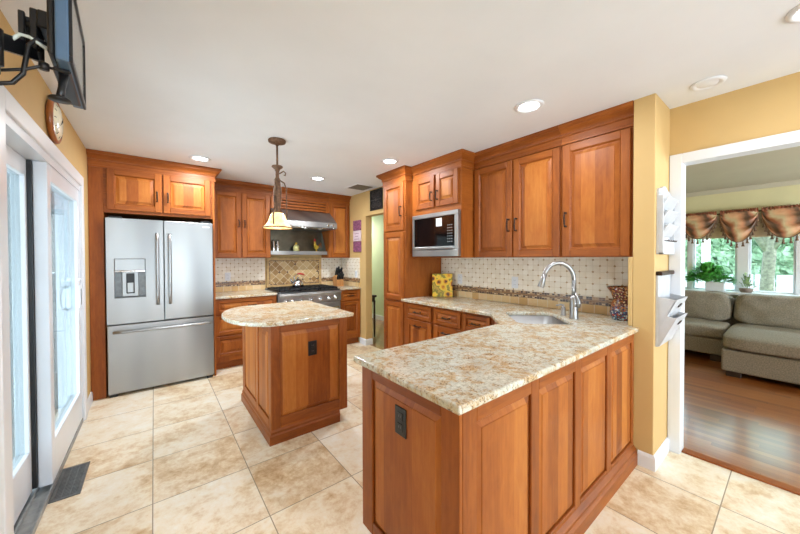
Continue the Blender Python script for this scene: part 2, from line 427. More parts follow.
def tag(o, label, cat, group=None):
    o['label'] = label; o['category'] = cat
    if group: o['group'] = group
    return o
def thing(name, label, cat, loc, group=None):
    o = bpy.data.objects.new(name, None); COL.objects.link(o); o.location = loc; o.empty_display_size = .05
    return tag(o, label, cat, group)
def struct(mb, name, parent=None, mod=None):
    o = mb.build(name, parent, None, mod)
    if parent is None: o['kind'] = 'structure'
    return o
def fr(o, u, n): return (Vector(o), Vector(u), Vector(n))
def face_mx(x): return fr((x, 0, 0), (0, 1, 0), (-1, 0, 0))      # face looking towards -X ; u = y
def face_my(y): return fr((0, y, 0), (1, 0, 0), (0, -1, 0))      # face looking towards -Y ; u = x

# ------------------------------------------------------------------ cabinet joinery
def handle(frame, u, v, parent, vertical=True, L=.10, w=.0):
    b = MB(frame); h = L/2; pts = []; rr = []
    for k in range(13):
        t = -1+2*k/12; d = .026+.006*(1-t*t)
        pts.append((u, v+t*h, w+d) if vertical else (u+t*h, v, w+d)); rr.append(.0042+.0024*(1-t*t)+(.0012 if k % 2 else 0))
    b.tube(pts, rr, 'bronze', 8)
    for sgn in (-1, 1):
        p = (u, v+sgn*h*.88) if vertical else (u+sgn*h*.88, v)
        b.tube([(p[0], p[1], w), (p[0], p[1], w+.029)], .0048, 'bronze', 8)
        b.tube([(p[0], p[1], w-.001), (p[0], p[1], w+.004)], .0085, 'bronze', 8)
    return b.build('handle', parent)
def framed(frame, u0, u1, v0, v1, parent, name='door', st=.058, th=.020, w0=0.0, hpos=None, hv=True, raised=True, hl=.10, panel_mat='wood', hn=True):
    """frame-and-panel leaf lying on the plane w0"""
    b = MB(frame); g = .0015
    u0, u1, v0, v1 = u0+g, u1-g, v0+g, v1-g
    w = w0+th; e = .004
    b.box((u0, v0, w0), (u0+st, v1, w), 'wood_wide', .0035); b.box((u1-st, v0, w0), (u1, v1, w), 'wood_wide', .0035)
    b.box((u0+st, v0, w0), (u1-st, v0+st, w), 'wood_h', .0035); b.box((u0+st, v1-st, w0), (u1-st, v1, w), 'wood_h', .0035)
    # sticking (inner ogee) as sloped strips
    a0, a1, c0, c1 = u0+st, u1-st, v0+st, v1-st; q = .009; wi = w0+.007
    V = [(a0, c0, w-.002), (a1, c0, w-.002), (a1, c1, w-.002), (a0, c1, w-.002), (a0+q, c0+q, wi), (a1-q, c0+q, wi), (a1-q, c1-q, wi), (a0+q, c1-q, wi)]
    b.add(V, [(i, (i+1) % 4, 4+(i+1) % 4, 4+i) for i in range(4)], 'wood_h')
    d = b.build(name, parent)
    p = MB(frame); m = min(.032, .3*min(a1-a0, c1-c0))
    lo, hi = w0+.005, (w0+th-.003 if raised else w0+.007)
    if raised:
        r = [(a0+q*.5, c0+q*.5, a1-q*.5, c1-q*.5, w0+.001), (a0+q*.5, c0+q*.5, a1-q*.5, c1-q*.5, lo), (a0+q+m*.2, c0+q+m*.2, a1-q-m*.2, c1-q-m*.2, lo+.001),
             (a0+q+m*.86, c0+q+m*.86, a1-q-m*.86, c1-q-m*.86, hi-.0035), (a0+q+m*.9, c0+q+m*.9, a1-q-m*.9, c1-q-m*.9, hi)]
    else:
        r = [(a0, c0, a1, c1, w0+.001), (a0, c0, a1, c1, lo)]
    V = []
    for (p0, q0, p1, q1, z) in r: V += [(p0, q0, z), (p1, q0, z), (p1, q1, z), (p0, q1, z)]
    Fc = []
    for k in range(len(r)-1):
        for i in range(4): Fc.append((k*4+i, k*4+(i+1) % 4, k*4+4+(i+1) % 4, k*4+4+i))
    n = (len(r)-1)*4; Fc.append((n, n+1, n+2, n+3))
    p.add(V, Fc, panel_mat); p.build('panel', d)
    if hpos: handle(frame, hpos[0], hpos[1], d, hv, hl, w)
    return d
CROWN = [(0, 2.280), (.012, 2.280), (.012, 2.296), (.007, 2.300), (.007, 2.340), (.018, 2.343), (.020, 2.350), (.012, 2.356), (.016, 2.366), (.026, 2.376), (.044, 2.388), (.050, 2.392), (.050, 2.400), (.058, 2.402), (.066, 2.410), (.066, 2.4285), (0, 2.4285)]
def crown(path, parent, extra=0.0):
    MB().sweep(path, CROWN, 'wood_h').build('crown_molding', parent)

# ================================================================== ROOM SHELL
H = 2.43
b = MB(); b.box((-.7, -2.9, -.12), (2.945, 5.2, 0), 'floor_tile'); struct(b, 'floor')
b = MB(); b.box((2.69, 3.4, -.12), (5.2, 8.2, .002), 'oak'); struct(b, 'floor_hall')
b = MB(); b.box((2.945, -3.2, -.12), (7.1, 3.2, .004), 'oak'); struct(b, 'floor_living')
b = MB(); b.box((2.915, -1.25, .0), (2.985, .499, .012), 'wood_h', .004); struct(b, 'trim_1')
b = MB(); b.box((-.7, -2.9, H), (2.95, 8.2, H+.1), 'ceiling'); b.box((2.95, 3.2, H), (5.2, 8.2, H+.1), 'ceiling'); struct(b, 'ceiling')
b = MB(); b.box((2.95, -3.2, H), (7.1, 3.2, H+.1), 'ceiling_lr'); struct(b, 'ceiling_living')
# left wall with the patio door opening y 2.0-3.78, z 0-2.0
DY0, DY1, DZ = 2.02, 3.76, 2.0
b = MB(); b.box((-.63, -2.9, 0), (-.495, DY0, H), 'paint_yellow'); b.box((-.63, DY1, 0), (-.495, 5.2, H), 'paint_yellow'); b.box((-.63, DY0, DZ), (-.495, DY1, H), 'paint_yellow'); struct(b, 'wall_left')
b = MB(); b.box((-.495, 5.03, 0), (2.757, 5.2, H), 'paint_yellow'); struct(b, 'wall_back')
# short wall beside the hall opening + header over it
b = MB(); b.box((2.632, 4.225, 0), (2.747, 5.03, H), 'paint_yellow'); b.box((2.632, 3.262, 2.045), (2.747, 4.225, H), 'paint_yellow'); struct(b, 'wall_hall')
# sink wall, stub, living room opening
b = MB(); b.box((2.89, .57, 0), (2.99, 3.262, H), 'paint_yellow'); b.box((2.745, 3.262, 0), (2.99, 3.4, H), 'paint_yellow')
b.box((2.53, .57, 0), (2.89, .688, H), 'paint_yellow', .004); struct(b, 'wall_right')
OY0, OY1, OZ = -1.25, .512, 2.042
b = MB(); b.box((2.89, OY1, 0), (2.99, .57, H), 'paint_yellow'); b.box((2.89, OY0, OZ), (2.99, OY1, H), 'paint_yellow'); b.box((2.89, -2.9, 0), (2.99, OY0, H), 'paint_yellow'); struct(b, 'wall_opening')
# rear wall (behind the camera); its window opening is added for fill light
b = MB(); b.box((-.65, -2.9, 0), (3.02, -2.6, .5), 'paint_yellow'); b.box((-.65, -2.9, 2.2), (3.02, -2.6, H), 'paint_yellow'); b.box((-.65, -2.9, .5), (-.25, -2.6, 2.2), 'paint_yellow'); b.box((2.45, -2.9, .5), (3.02, -2.6, 2.2), 'paint_yellow'); struct(b, 'wall_rear')
# hall shell
b = MB(); b.box((3.97, 3.2, 0), (4.1, 8.2, H), 'paint_green'); b.box((2.3, 8.1, 0), (4.1, 8.25, H), 'paint_green'); b.box((2.62, 5.2, 0), (2.74, 8.2, H), 'paint_green'); b.box((3.02, 3.2, 0), (3.97, 3.4, H), 'paint_green'); struct(b, 'wall_hall_far')
b = MB(); b.box((3.95, 3.4, 0), (3.97, 8.1, .1), 'white', .003); struct(b, 'baseboard_hall')
# living room shell: window wall x = 6.95 with three openings
WIN = [(1.12, 1.62), (.575, 1.065), (.02, .455), (-.62, -.10)]
b = MB()
b.box((6.95, -3.2, 0), (7.1, 3.2, .86), 'paint_cream'); b.box((6.95, -3.2, 1.98), (7.1, 3.2, H), 'paint_cream')
ys = [3.2] + [v for w in WIN for v in (w[1], w[0])] + [-3.2]
for i in range(0, len(ys), 2): b.box((6.95, ys[i+1], .86), (7.1, ys[i], 1.98), 'white' if 0 < i < len(ys)-2 else 'paint_cream')
struct(b, 'wall_window')
b = MB(); b.box((2.99, 3.05, 0), (6.95, 3.2, H), 'paint_cream'); b.box((2.99, -3.2, 0), (6.95, -3.05, .8), 'paint_cream'); b.box((2.99, -3.2, 2.15), (6.95, -3.05, H), 'paint_cream'); b.box((2.99, -3.2, .8), (3.8, -3.05, 2.15), 'paint_cream'); b.box((6.2, -3.2, .8), (6.95, -3.05, 2.15), 'paint_cream'); struct(b, 'wall_living_sides')
w = MB()
for x in (3.8, 4.57, 5.37, 6.14): w.box((x, -3.15, .8), (x+.06, -3.08, 2.15), 'vinyl', .003)
w.box((3.86, -3.15, .8), (6.14, -3.08, .86), 'vinyl', .003); w.box((3.86, -3.15, 2.09), (6.14, -3.08, 2.15), 'vinyl', .003); struct(w, 'window_8')  # unseen side window added to go with the living room fill lamp
b = MB()
for x, d in ((6.95, 0),): b.sweep([(6.95, 3.05), (6.95, -3.05)], [(0, 2.37), (.02, 2.37), (.06, 2.415), (.06, 2.43), (0, 2.43)], 'ceiling_lr')
struct(b, 'trim_2')
for i, (y0, y1) in enumerate(WIN):
    w = MB(); t = .022
    w.box((6.96, y0, .86), (7.03, y0+t, 1.98), 'vinyl', .003); w.box((6.96, y1-t, .86), (7.03, y1, 1.98), 'vinyl', .003)
    w.box((6.96, y0+t, .86), (7.03, y1-t, .86+t), 'vinyl', .003); w.box((6.96, y0+t, 1.98-t), (7.03, y1-t, 1.98), 'vinyl', .003)
    o = struct(w, 'window_%d' % (i+1))
    MB().box((6.99, y0+t, .86+t), (6.998, y1-t, 1.98-t), 'glass').build('pane', o)
b = MB(); b.box((6.70, -1.4, .82), (6.95, 1.9, .86), 'white', .006); struct(b, 'trim_3')
b = MB()
for (y0, y1) in WIN:
    pass
b.box((6.93, 1.065, .86), (6.95, 1.12, 2.0), 'white', .003); b.box((6.93, .455, .86), (6.95, .575, 2.0), 'white', .003); b.box((6.93, -.10, .86), (6.95, .02, 2.0), 'white', .003)
struct(b, 'trim_4')
# frame of the added, unseen rear window
w = MB(); w.box((-.25, -2.70, .5), (2.45, -2.62, .56), 'vinyl', .003); w.box((-.25, -2.70, 2.14), (2.45, -2.62, 2.2), 'vinyl', .003)
for x in (-.25, .62, 1.52, 2.39): w.box((x, -2.70, .56), (x+.06, -2.62, 2.14), 'vinyl', .003)
struct(w, 'window_9')

# casing of the living room opening
b = MB()
b.box((2.872, OY1-.012, 0), (2.89, .5685, OZ+.055), 'white', .003); b.box((2.872, OY0-.07, 0), (2.89, OY0, OZ+.055), 'white', .003)
b.box((2.872, OY0-.0, OZ-.012), (2.89, OY1-.012, OZ+.055), 'white', .003)
b.box((2.885, OY1-.012, .0), (2.99, OY1, OZ), 'white', .002); b.box((2.885, OY0, .0), (2.99, OY0+.012, OZ), 'white', .002); b.box((2.885, OY0, OZ-.012), (2.99, OY1, OZ), 'white', .002)
b.box((2.99, OY1+.004, 0), (3.006, OY1+.065, OZ+.065), 'white', .003); b.box((2.99, OY0, OZ+.004), (3.006, OY1+.004, OZ+.065), 'white', .003)
struct(b, 'door_2')
# baseboards
BB = [(0, 0), (.014, 0), (.014, .078), (.009, .090), (.004, .096), (0, .096)]
b = MB(); b.sweep([(2.53, .652), (2.53, .57), (2.872, .57)], [(o_, z) for o_, z in BB], 'white')
bm_ = b; struct(bm_, 'baseboard_right')
b = MB(); b.sweep([(2.632, 4.40), (2.632, 4.225), (2.747, 4.225)], BB, 'white'); struct(b, 'baseboard_hall_end')
b = MB(); b.sweep([(-.495, 3.86), (-.495, 4.235)], BB, 'white'); struct(b, 'baseboard_left')

# ------------------------------------------------------------------ patio door
root = MB()
root.box((-.495, DY1, 0), (-.472, DY1+.09, DZ+.09), 'white', .005, 2); root.box((-.495, DY0-.09, 0), (-.472, DY0, DZ+.09), 'white', .005, 2); root.box((-.495, DY0, DZ), (-.472, DY1, DZ+.09), 'white', .005, 2)
root.box((-.63, DY1-.02, 0), (-.485, DY1, DZ), 'vinyl'); root.box((-.63, DY0, 0), (-.485, DY0+.02, DZ), 'vinyl'); root.box((-.63, DY0+.02, DZ-.045), (-.485, DY1-.02, DZ), 'vinyl')
door = struct(root, 'door_1')
t = MB(); t.box((-.63, DY0+.02, 0), (-.486, DY1-.02, .012), 'alu', .002)
for x in (-.625, -.559, -.494): t.box((x, DY0+.02, .012), (x+.008, DY1-.02, .034), 'alu')
t.build('track', door)
def sash(x0, x1, y0, y1, z0, z1, nm, st=.075, rl=.20, top=.09):
    s = MB(); s.box((x0, y0, z0), (x1, y0+st, z1), 'vinyl', .005, 2); s.box((x0, y1-st, z0), (x1, y1, z1), 'vinyl', .005, 2)
    s.box((x0, y0+st, z0), (x1, y1-st, z0+rl), 'vinyl', .005, 2); s.box((x0, y0+st, z1-top), (x1, y1-st, z1), 'vinyl', .005, 2)
    o = s.build(nm, door)
    xm = (x0+x1)/2
    g = MB(); g.box((xm-.008, y0+st, z0+rl), (xm+.008, y1-st, z1-top), 'glass_patio'); g.build('pane', o)
    return o
fx = sash(-.625, -.568, DY0+.02, 2.80, .036, DZ-.046, 'fixed_panel', .095, .24, .10)
sl = sash(-.548, -.490, 2.745, DY1-.022, .036, DZ-.046, 'sliding_panel', .078, .24, .10)
q = MB(); q.box((-.5678, 2.726, .05), (-.5485, 2.766, DZ-.05), 'black'); q.build('gap_shade_strip', fx)  # black strip paints the dark of the gap between the door panels
h = MB(); h.box((-.4905, 3.595, .985), (-.470, 3.655, 1.165), 'vinyl', .006, 2); h.box((-.471, 3.612, 1.01), (-.4695, 3.638, 1.14), 'grey_metal'); h.lathe([(0, 0), (.012, 0), (.012, .02), (0, .02)], (-.4905, 3.625, 1.215), 'vinyl', 12, 'x'); h.build('handle', sl)
h = MB(); h.tube([(-.547, 3.64, .97), (-.585, 3.64, .985), (-.595, 3.64, 1.03), (-.595, 3.64, 1.10), (-.585, 3.64, 1.145), (-.547, 3.64, 1.16)], .012, 'vinyl', 8); h.build('outer_handle', sl)

# ================================================================== OUTSIDE
b = MB(); b.box((-8, -6, -.30), (-.65, 14, -.16), 'deck'); struct(b, 'ground_patio')
b = MB(); b.box((7.1, -30, -.6), (70, 40, -.5), 'lawn'); struct(b, 'lawn')
b = MB(); b.box((13.5, -30, -.5), (70, 40, -.48), 'concrete'); struct(b, 'street')
n_ = thing('house_wing', 'pale clapboard house wing outside the patio door', 'house', (-3.0, 6.4, -.16))
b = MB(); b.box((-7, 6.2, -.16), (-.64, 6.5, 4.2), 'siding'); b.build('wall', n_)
b = MB(); b.box((-.76, 6.17, -.16), (-.64, 6.2, 4.2), 'white', .004); b.build('corner_board', n_)
b = MB(); b.box((-7, 5.75, 3.1), (-.64, 6.2, 3.2), 'white', .004); b.build('soffit', n_)
# porch post outside the living window
b = MB(); b.box((9.0, 1.135, -.5), (9.16, 1.255, 3.2), 'white', .01); b.box((8.97, 1.105, -.5), (9.19, 1.285, -.3), 'white', .01); b.box((8.97, 1.105, 1.02), (9.19, 1.285, 1.10), 'white', .01)
tag(b.build('porch_post'), 'square white porch post outside the window behind the planter', 'post')
b = MB()
for k in range(30): b.box((17.0, -8+.5*k, -.48), (17.06, -8+.5*k+.46, .75), 'white', .006)
b.box((17.06, -8, .5), (17.1, 7, .58), 'white'); b.box((17.06, -8, -.2), (17.1, 7, -.12), 'white')
tag(b.build('board_fence'), 'long low white board fence across the street beyond the window', 'fence')
def tree(x, y, h, cw, seed, label, fork=True, trunk=.16, leaves=1500, ls=.22, low=1.5):
    rg = random.Random(seed)
    t = thing('tree', label, 'tree', (x, y, -.5), 'trees outside the living room window')
    tb = MB(); pts = [(x, y, -.5), (x+.05, y+.04, .6), (x, y-.03, low)]
    tb.tube(pts + [(x-.2, y+.1, low+.5*(h-low))], [trunk*1.25, trunk, trunk*.9, trunk*.4], 'bark', 10)
    if fork:
        for sg in (-1, 1, .4): tb.tube([(x, y, low-.4), (x, y+sg*.35, low+.3), (x+.1*sg, y+sg*.9, low+1.5)], [trunk*.7, trunk*.55, trunk*.3], 'bark', 8)
    tb.build('trunk', t)
    lb = MB(); V = []; Fc = []
    for k in range(leaves):
        while True:
            q = Vector((rg.uniform(-1, 1), rg.uniform(-1, 1), rg.uniform(-1, 1)))
            if .3 < q.length < 1: break
        c = Vector((x+q.x*cw, y+q.y*cw, low+.2+(h-low)*(.5+.5*q.z)))
        c += Vector((noise.noise(c*.9), noise.noise(c*.9+Vector((9, 0, 0))), noise.noise(c*.9+Vector((0, 9, 0)))))*.9
        a = Vector((rg.uniform(-1, 1), rg.uniform(-1, 1), rg.uniform(-1, 1))).normalized(); u = a.orthogonal().normalized(); w = a.cross(u)
        s_ = ls*rg.uniform(.6, 1.3); i = len(V)
        V += [c-u*s_, c+w*s_*.5, c+u*s_, c-w*s_*.5]; Fc.append((i, i+1, i+2, i+3))
    lb.add(V, Fc, 'tree_leaf'); lb.build('foliage', t)
tree(12.6, .47, 4.3, 1.5, 1, 'pale forked tree trunk outside the right-hand living window', True, .125, 700, .13, 1.9)
tree(19.5, 3.6, 4.4, 1.7, 2, 'leafy green tree behind the porch post', False, .18, 2200, .22, .6)
tree(24.5, .9, 4.6, 1.9, 3, 'leafy green tree behind the forked trunk', False, .18, 2200, .24, .6)
tree(19.5, -2.6, 4.4, 1.7, 4, 'leafy green tree furthest right outside the living window', False, .18, 1800, .22, .6)
rg = random.Random(21); V = []; Fc = []
for k in range(5200):
    c = Vector((31+rg.uniform(-.8, .8), rg.uniform(-9, 11), -.5+rg.uniform(0, 1)**.8*3.6)); c.z += .5*noise.noise(c*.6)
    a = Vector((rg.uniform(-1, -.2), rg.uniform(-1, 1), rg.uniform(-.6, 1))).normalized(); u = a.orthogonal().normalized(); w_ = a.cross(u); q = rg.uniform(.18, .36); i = len(V)
    V += [c-u*q, c+w_*q*.6, c+u*q, c-w_*q*.6]; Fc.append((i, i+1, i+2, i+3))
b = MB(); b.add(V, Fc, 'tree_leaf'); b.box((30.9, -9, -.5), (31.1, 11, 2.2), 'tree_leaf'); tag(b.build('hedge'), 'tall green hedge far behind the trees outside the living room', 'hedge')

# ================================================================== FRIDGE WALL
FY = 4.24
c = thing('refrigerator_cabinet', 'tall cherry surround and two-door cabinet over the steel refrigerator', 'cabinet', (.02, 4.6, 0))
b = MB(); b.box((-.385, FY, 1.845), (.548, 5.025, 2.30), 'wood_h'); b.build('carcass', c)
b = MB(); b.box((-.493, FY, 0), (-.385, 5.025, 2.30), 'wood_wide', .002); b.build('side_panel', c)
b = MB(); b.box((.548, FY, 0), (.568, 5.025, 2.30), 'wood_wide', .002); b.build('side_panel', c)
f_ = face_my(FY)
framed(f_, -.362, .075, 1.872, 2.285, c, hpos=(.035, 2.04), hl=.11)
framed(f_, .087, .528, 1.872, 2.285, c, hpos=(.127, 2.04), hl=.11)
crown([(-.493, FY), (.568, FY), (.568, 4.73)], c)

r = thing('refrigerator', 'stainless steel french door refrigerator with ice dispenser and bottom freezer', 'refrigerator', (.085, 4.6, 0))
X0, X1 = -.370, .541; FF = 4.20
b = MB(); b.box((X0+.008, FF+.075, .05), (X1-.008, 4.98, 1.79), 'grey_metal', .004); b.box((X0+.01, FF+.072, .03), (X1-.01, FF+.09, .06), 'black')
b.box((X0+.02, FF+.03, 1.79), (X0+.12, FF+.14, 1.812), 'black', .004); b.box((X1-.12, FF+.03, 1.79), (X1-.02, FF+.14, 1.812), 'black', .004); b.build('body', r)
def slab(name, x0, x1, z0, z1, hole=None):
    s = MB()
    if hole:
        a, d, e, g_ = hole
        for q in (((x0, z0), (a, z1)), ((d, z0), (x1, z1)), ((a, z0), (d, e)), ((a, g_), (d, z1))):
            s.box((q[0][0], FF, q[0][1]), (q[1][0], FF+.07, q[1][1]), 'steel')
        bmesh.ops.remove_doubles(s.bm, verts=s.bm.verts[:], dist=1e-5)
        # drop internal faces
        seen = {}
        for f in s.bm.faces:
            k = tuple(round(v, 4) for v in f.calc_center_median()); seen.setdefault(k, []).append(f)
        s.box((a, FF+.06, e), (d, FF+.07, g_), 'grey_metal')
    else: s.box((x0, FF, z0), (x1, FF+.07, z1), 'steel', .006, 2)
    return s.build(name, r)
XM = .0835
dl = slab('door', X0, XM-.004, .728, 1.79, (-.312, -.068, .985, 1.385)); dr = slab('door', XM+.004, X1, .728, 1.79); fz = slab('freezer_drawer', X0, X1, .030, .716)
d = MB(); d.box((-.308, FF-.004, 1.265), (-.072, FF+.02, 1.382), 'steel', .003); d.box((-.308, FF-.006, 1.25), (-.072, FF+.03, 1.265), 'chrome', .002)
d.build('dispenser_panel', dl)
d = MB(); d.box((-.255, FF+.02, 1.0), (-.125, FF+.058, 1.25), 'steel', .004); d.box((-.222, FF+.006, 1.03), (-.158, FF+.03, 1.235), 'black', .004); d.box((-.215, FF+.002, 1.04), (-.165, FF+.012, 1.14), 'steel', .004); d.box((-.310, FF+.002, .986), (-.070, FF+.058, .996), 'grey_metal', .002); d.build('dispenser_paddle', dl)
for q, xx in ((dl, .031), (dr, .136)):
    h = MB(); pts = []
    for k in range(9):
        tt = k/8; pts.append((xx, FF-.044-.014*math.sin(PI*tt), .90+.75*tt))
    h.tube([(xx, FF+.002, .912), (xx, FF-.04, .905)] , .010, 'chrome', 8); h.tube([(xx, FF+.002, 1.638), (xx, FF-.04, 1.645)], .010, 'chrome', 8)
    h.tube(pts, .0150, 'nickel', 10); h.build('handle', q)
h = MB(); pts = [( -.325+.835*k/10, FF-.045-.018*math.sin(PI*k/10), .652) for k in range(11)]
h.tube(pts, .0150, 'nickel', 10)
for xx in (-.315, .50): h.tube([(xx, FF+.002, .652), (xx, FF-.045, .652)], .011, 'chrome', 8)
h.build('handle', fz)
b = MB(); b.box((.44, FF-.002, 1.735), (.51, FF, 1.748), 'white'); b.build('badge', dr)
for xx in (-.33, .50):
    b = MB(); b.box((xx-.03, FF+.015, 0), (xx+.03, FF+.1, .03), 'black', .004); b.build('foot', r)

# ================================================================== BACK WALL RUN
UY = 4.735; BY = 4.40
f_ = face_my(UY)
c = thing('wall_cabinet', 'two-door cherry wall cabinet between the refrigerator and the range hood', 'cabinet', (.95, 4.9, 1.39), 'cherry wall cabinets')
b = MB(); b.box((.57, UY, 1.39), (1.335, 5.025, 2.30), 'wood_wide', .002); b.build('carcass', c)
framed(f_, .60, .945, 1.398, 2.283, c, hpos=(.915, 1.86)); framed(f_, .957, 1.325, 1.398, 2.283, c, hpos=(.987, 1.86))
crown([(.57, UY), (1.336, UY)], c)
c = thing('hood_cabinet', 'shallow cherry cabinet front with a reeded panel above the range hood', 'cabinet', (1.79, 4.9, 2.1))
b = MB(); b.box((1.337, UY, 2.11), (2.245, 5.025, 2.30), 'wood_h', .002); b.build('carcass', c)
b = MB(f_); b.box((1.345, 2.112, 0), (1.395, 2.284, .02), 'wood_wide', .003); b.box((2.19, 2.112, 0), (2.237, 2.284, .02), 'wood_wide', .003); b.box((1.395, 2.112, 0), (2.19, 2.284, .003), 'wood_gap_shade')  # dark backing paints the deep shadow in the gaps between reeds
d = b.build('reeded_panel', c)
b = MB(f_)
for k in range(4): b.box((1.395, 2.117+.0415*k, .002), (2.19, 2.150+.0415*k, .034), 'wood_h', .012, 3)
b.build('reeds', d)
crown([(1.337, UY), (2.245, UY)], c)
c = thing('wall_cabinet', 'single-door cherry wall cabinet right of the range hood', 'cabinet', (2.43, 4.9, 1.39), 'cherry wall cabinets')
b = MB(); b.box((2.247, UY, 1.39), (2.63, 5.025, 2.30), 'wood_wide', .002); b.build('carcass', c)
framed(f_, 2.26, 2.622, 1.398, 2.283, c)
crown([(2.247, UY), (2.631, UY)], c)

f_ = face_my(BY)
c = thing('base_cabinet', 'cherry three-drawer base cabinet between the refrigerator and the range', 'cabinet', (.94, 4.7, 0), 'cherry base cabinets')
b = MB(); b.box((.57, BY, .10), (1.315, 5.025, .884), 'wood_wide', .002); b.build('carcass', c)
b = MB(); b.box((.57, BY+.06, 0), (1.315, 5.0, .10), 'wood_h'); b.build('toe_kick', c)
for v0, v1 in ((.695, .870), (.435, .675), (.165, .418)): framed(f_, .585, 1.305, v0, v1, c, 'drawer', st=.04, hpos=(1.0, (v0+v1)/2), hv=False)
c = thing('base_cabinet', 'narrow cherry base cabinet with one drawer right of the range', 'cabinet', (2.43, 4.7, 0), 'cherry base cabinets')
b = MB(); b.box((2.255, BY, .10), (2.63, 5.025, .884), 'wood_wide', .002); b.build('carcass', c)
b = MB(); b.box((2.255, BY+.06, 0), (2.63, 5.0, .10), 'wood_h'); b.build('toe_kick', c)
framed(f_, 2.272, 2.622, .715, .870, c, 'drawer', st=.04, hpos=(2.44, .79), hv=False); framed(f_, 2.272, 2.622, .165, .70, c)
b = MB(); b.prism([(.57, 4.365), (1.318, 4.365), (1.318, 5.028), (.57, 5.028)], 2, .885, .915, 'granite'); tag(b.build('countertop', None, None, .007), 'granite countertop over the drawers beside the refrigerator', 'countertop', 'granite countertops')
b = MB(); b.prism([(2.245, 4.365), (2.63, 4.365), (2.63, 5.028), (2.245, 5.028)], 2, .885, .915, 'granite'); tag(b.build('countertop', None, None, .007), 'small granite countertop under the knife block', 'countertop', 'granite countertops')

# backsplashes
def splash(label, axis, p, s0, s1, side, z1=1.389):
    t = thing('tile_backsplash', label, 'backsplash', ((s0+s1)/2, p, .915) if axis == 1 else (p, (s0+s1)/2, .915), 'tile backsplashes')
    def sl_(z0, zz, th, m, nm):
        q = MB()
        if axis == 1: q.box((s0, p-th, z0), (s1, p, zz), m)
        else: q.box((p-th, s0, z0), (p, s1, zz), m)
        q.build(nm, t)
    sl_(.916, .985, .012, 'tumbled', 'base_tile'); sl_(.985, 1.052, .013, 'chips', 'mosaic_band'); sl_(1.052, z1, .010, 'basket', 'field_tile')
    return t
splash('cream tile backsplash on the back wall left of the range', 1, 5.029, .571, 1.33, 0)
splash('cream tile backsplash on the back wall behind the knife block', 1, 5.029, 2.24, 2.612, 0)
splash('cream tile backsplash on the side wall right of the knife block', 0, 2.631, 4.40, 5.02, 0)
splash('long cream tile backsplash behind the sink faucet', 0, 2.889, .713, 2.813, 0, 1.383)
t = thing('tile_backsplash', 'short tile return with tan edge on the column behind the mosaic vase', 'backsplash', (2.7, .70, .916), 'tile backsplashes')
b = MB(); b.box((2.55, .689, .916), (2.888, .712, 1.382), 'basket'); b.build('field_tile', t)
b = MB(); b.box((2.528, .689, .916), (2.55, .714, 1.382), 'paint_yellow', .004); b.build('edge_trim', t)
t = thing('tile_medallion', 'diamond-set stone tile panel framed in tan trim behind the range', 'backsplash', (1.79, 5.02, .93))
b = MB(); b.box((1.40, 5.012, .985), (2.18, 5.028, 1.345), 'diamond'); b.build('diamond_tile', t)
b = MB()
for (a0, a1, z0, z1) in ((1.345, 2.235, .925, .972), (1.345, 2.235, 1.352, 1.40), (1.345, 1.388, .972, 1.352), (2.192, 2.235, .972, 1.352)): b.box((a0, 5.0, z0), (a1, 5.028, z1), 'tan_tile', .006, 2)
b.build('frame', t)
b = MB()
for (a0, a1, z0, z1) in ((1.388, 2.192, .972, .986), (1.388, 2.192, 1.338, 1.352), (1.388, 1.402, .986, 1.338), (2.178, 2.192, .986, 1.338)): b.box((a0, 5.008, z0), (a1, 5.028, z1), 'chips')
b.build('mosaic_border', t)

# range
r = thing('range', 'stainless steel professional gas range with seven knobs', 'range', (1.78, 4.65, 0))
RX0, RX1, RY = 1.32, 2.24, 4.31
b = MB(); b.box((RX0, RY+.03, .10), (RX1, 4.99, .90), 'steel', .004); b.box((RX0+.02, RY+.08, .0), (RX1-.02, 4.95, .10), 'black'); b.build('body', r)
b = MB(); b.prism([(RY+.03, .735), (RY, .745), (RY-.005, .84), (RY-.02, .868), (RY-.012, .892), (RY+.03, .905)], 0, RX0, RX1, 'steel'); b.build('control_panel', r, None, .004)
b = MB(); b.box((RX0, RY+.03, .90), (RX1, 4.995, .918), 'black', .003); b.build('cooktop', r)
b = MB(); b.box((RX0, 4.955, .918), (RX1, 4.995, .935), 'steel', .003); b.build('back_guard', r)
for g0 in range(3):
    b = MB(); gx0 = RX0+.02+g0*.297; gx1 = gx0+.285
    for k in range(4): yy = RY+.07+k*.18; b.box((gx0, yy, .93), (gx1, yy+.014, .948), 'iron', .003)
    for k in range(5): xx = gx0+k*(.285-.014)/4; b.box((xx, RY+.07, .925), (xx+.014, RY+.625, .948), 'iron', .003)
    for xx in (gx0, gx1-.014):
        for yy in (RY+.07, RY+.61): b.box((xx, yy, .917), (xx+.014, yy+.014, .93), 'iron')
    b.build('burner_grate', r)
for xx in (1.41, 1.50, 1.625, 1.765, 1.905, 2.045, 2.15):
    b = MB(); b.lathe([(0, -.052), (.017, -.052), (.021, -.046), (.023, -.012), (.030, -.010), (.031, 0), (0, 0)], (xx, RY+.003, .79), 'chrome', 18, 'y'); b.box((xx-.004, RY-.056, .772), (xx+.004, RY-.045, .808), 'black', .002); b.build('knob', r)
b = MB(); b.box((1.735, RY-.004, .815), (1.79, RY+.006, .838), 'black_gloss'); b.build('display', r)
d = MB(); d.box((RX0+.005, RY+.002, .16), (RX1-.005, RY+.04, .725), 'steel', .005); d = d.build('oven_door', r)
b = MB(); b.box((RX0+.2, RY-.002, .28), (RX1-.2, RY+.006, .55), 'black_gloss', .003); b.build('window', d)
b = MB(); b.tube([(RX0+.06, RY-.05, .655), (RX1-.06, RY-.05, .655)], .013, 'chrome', 10)
for xx in (RX0+.09, RX1-.09): b.tube([(xx, RY+.005, .655), (xx, RY-.05, .655)], .009, 'chrome', 8)
b.build('handle', d)
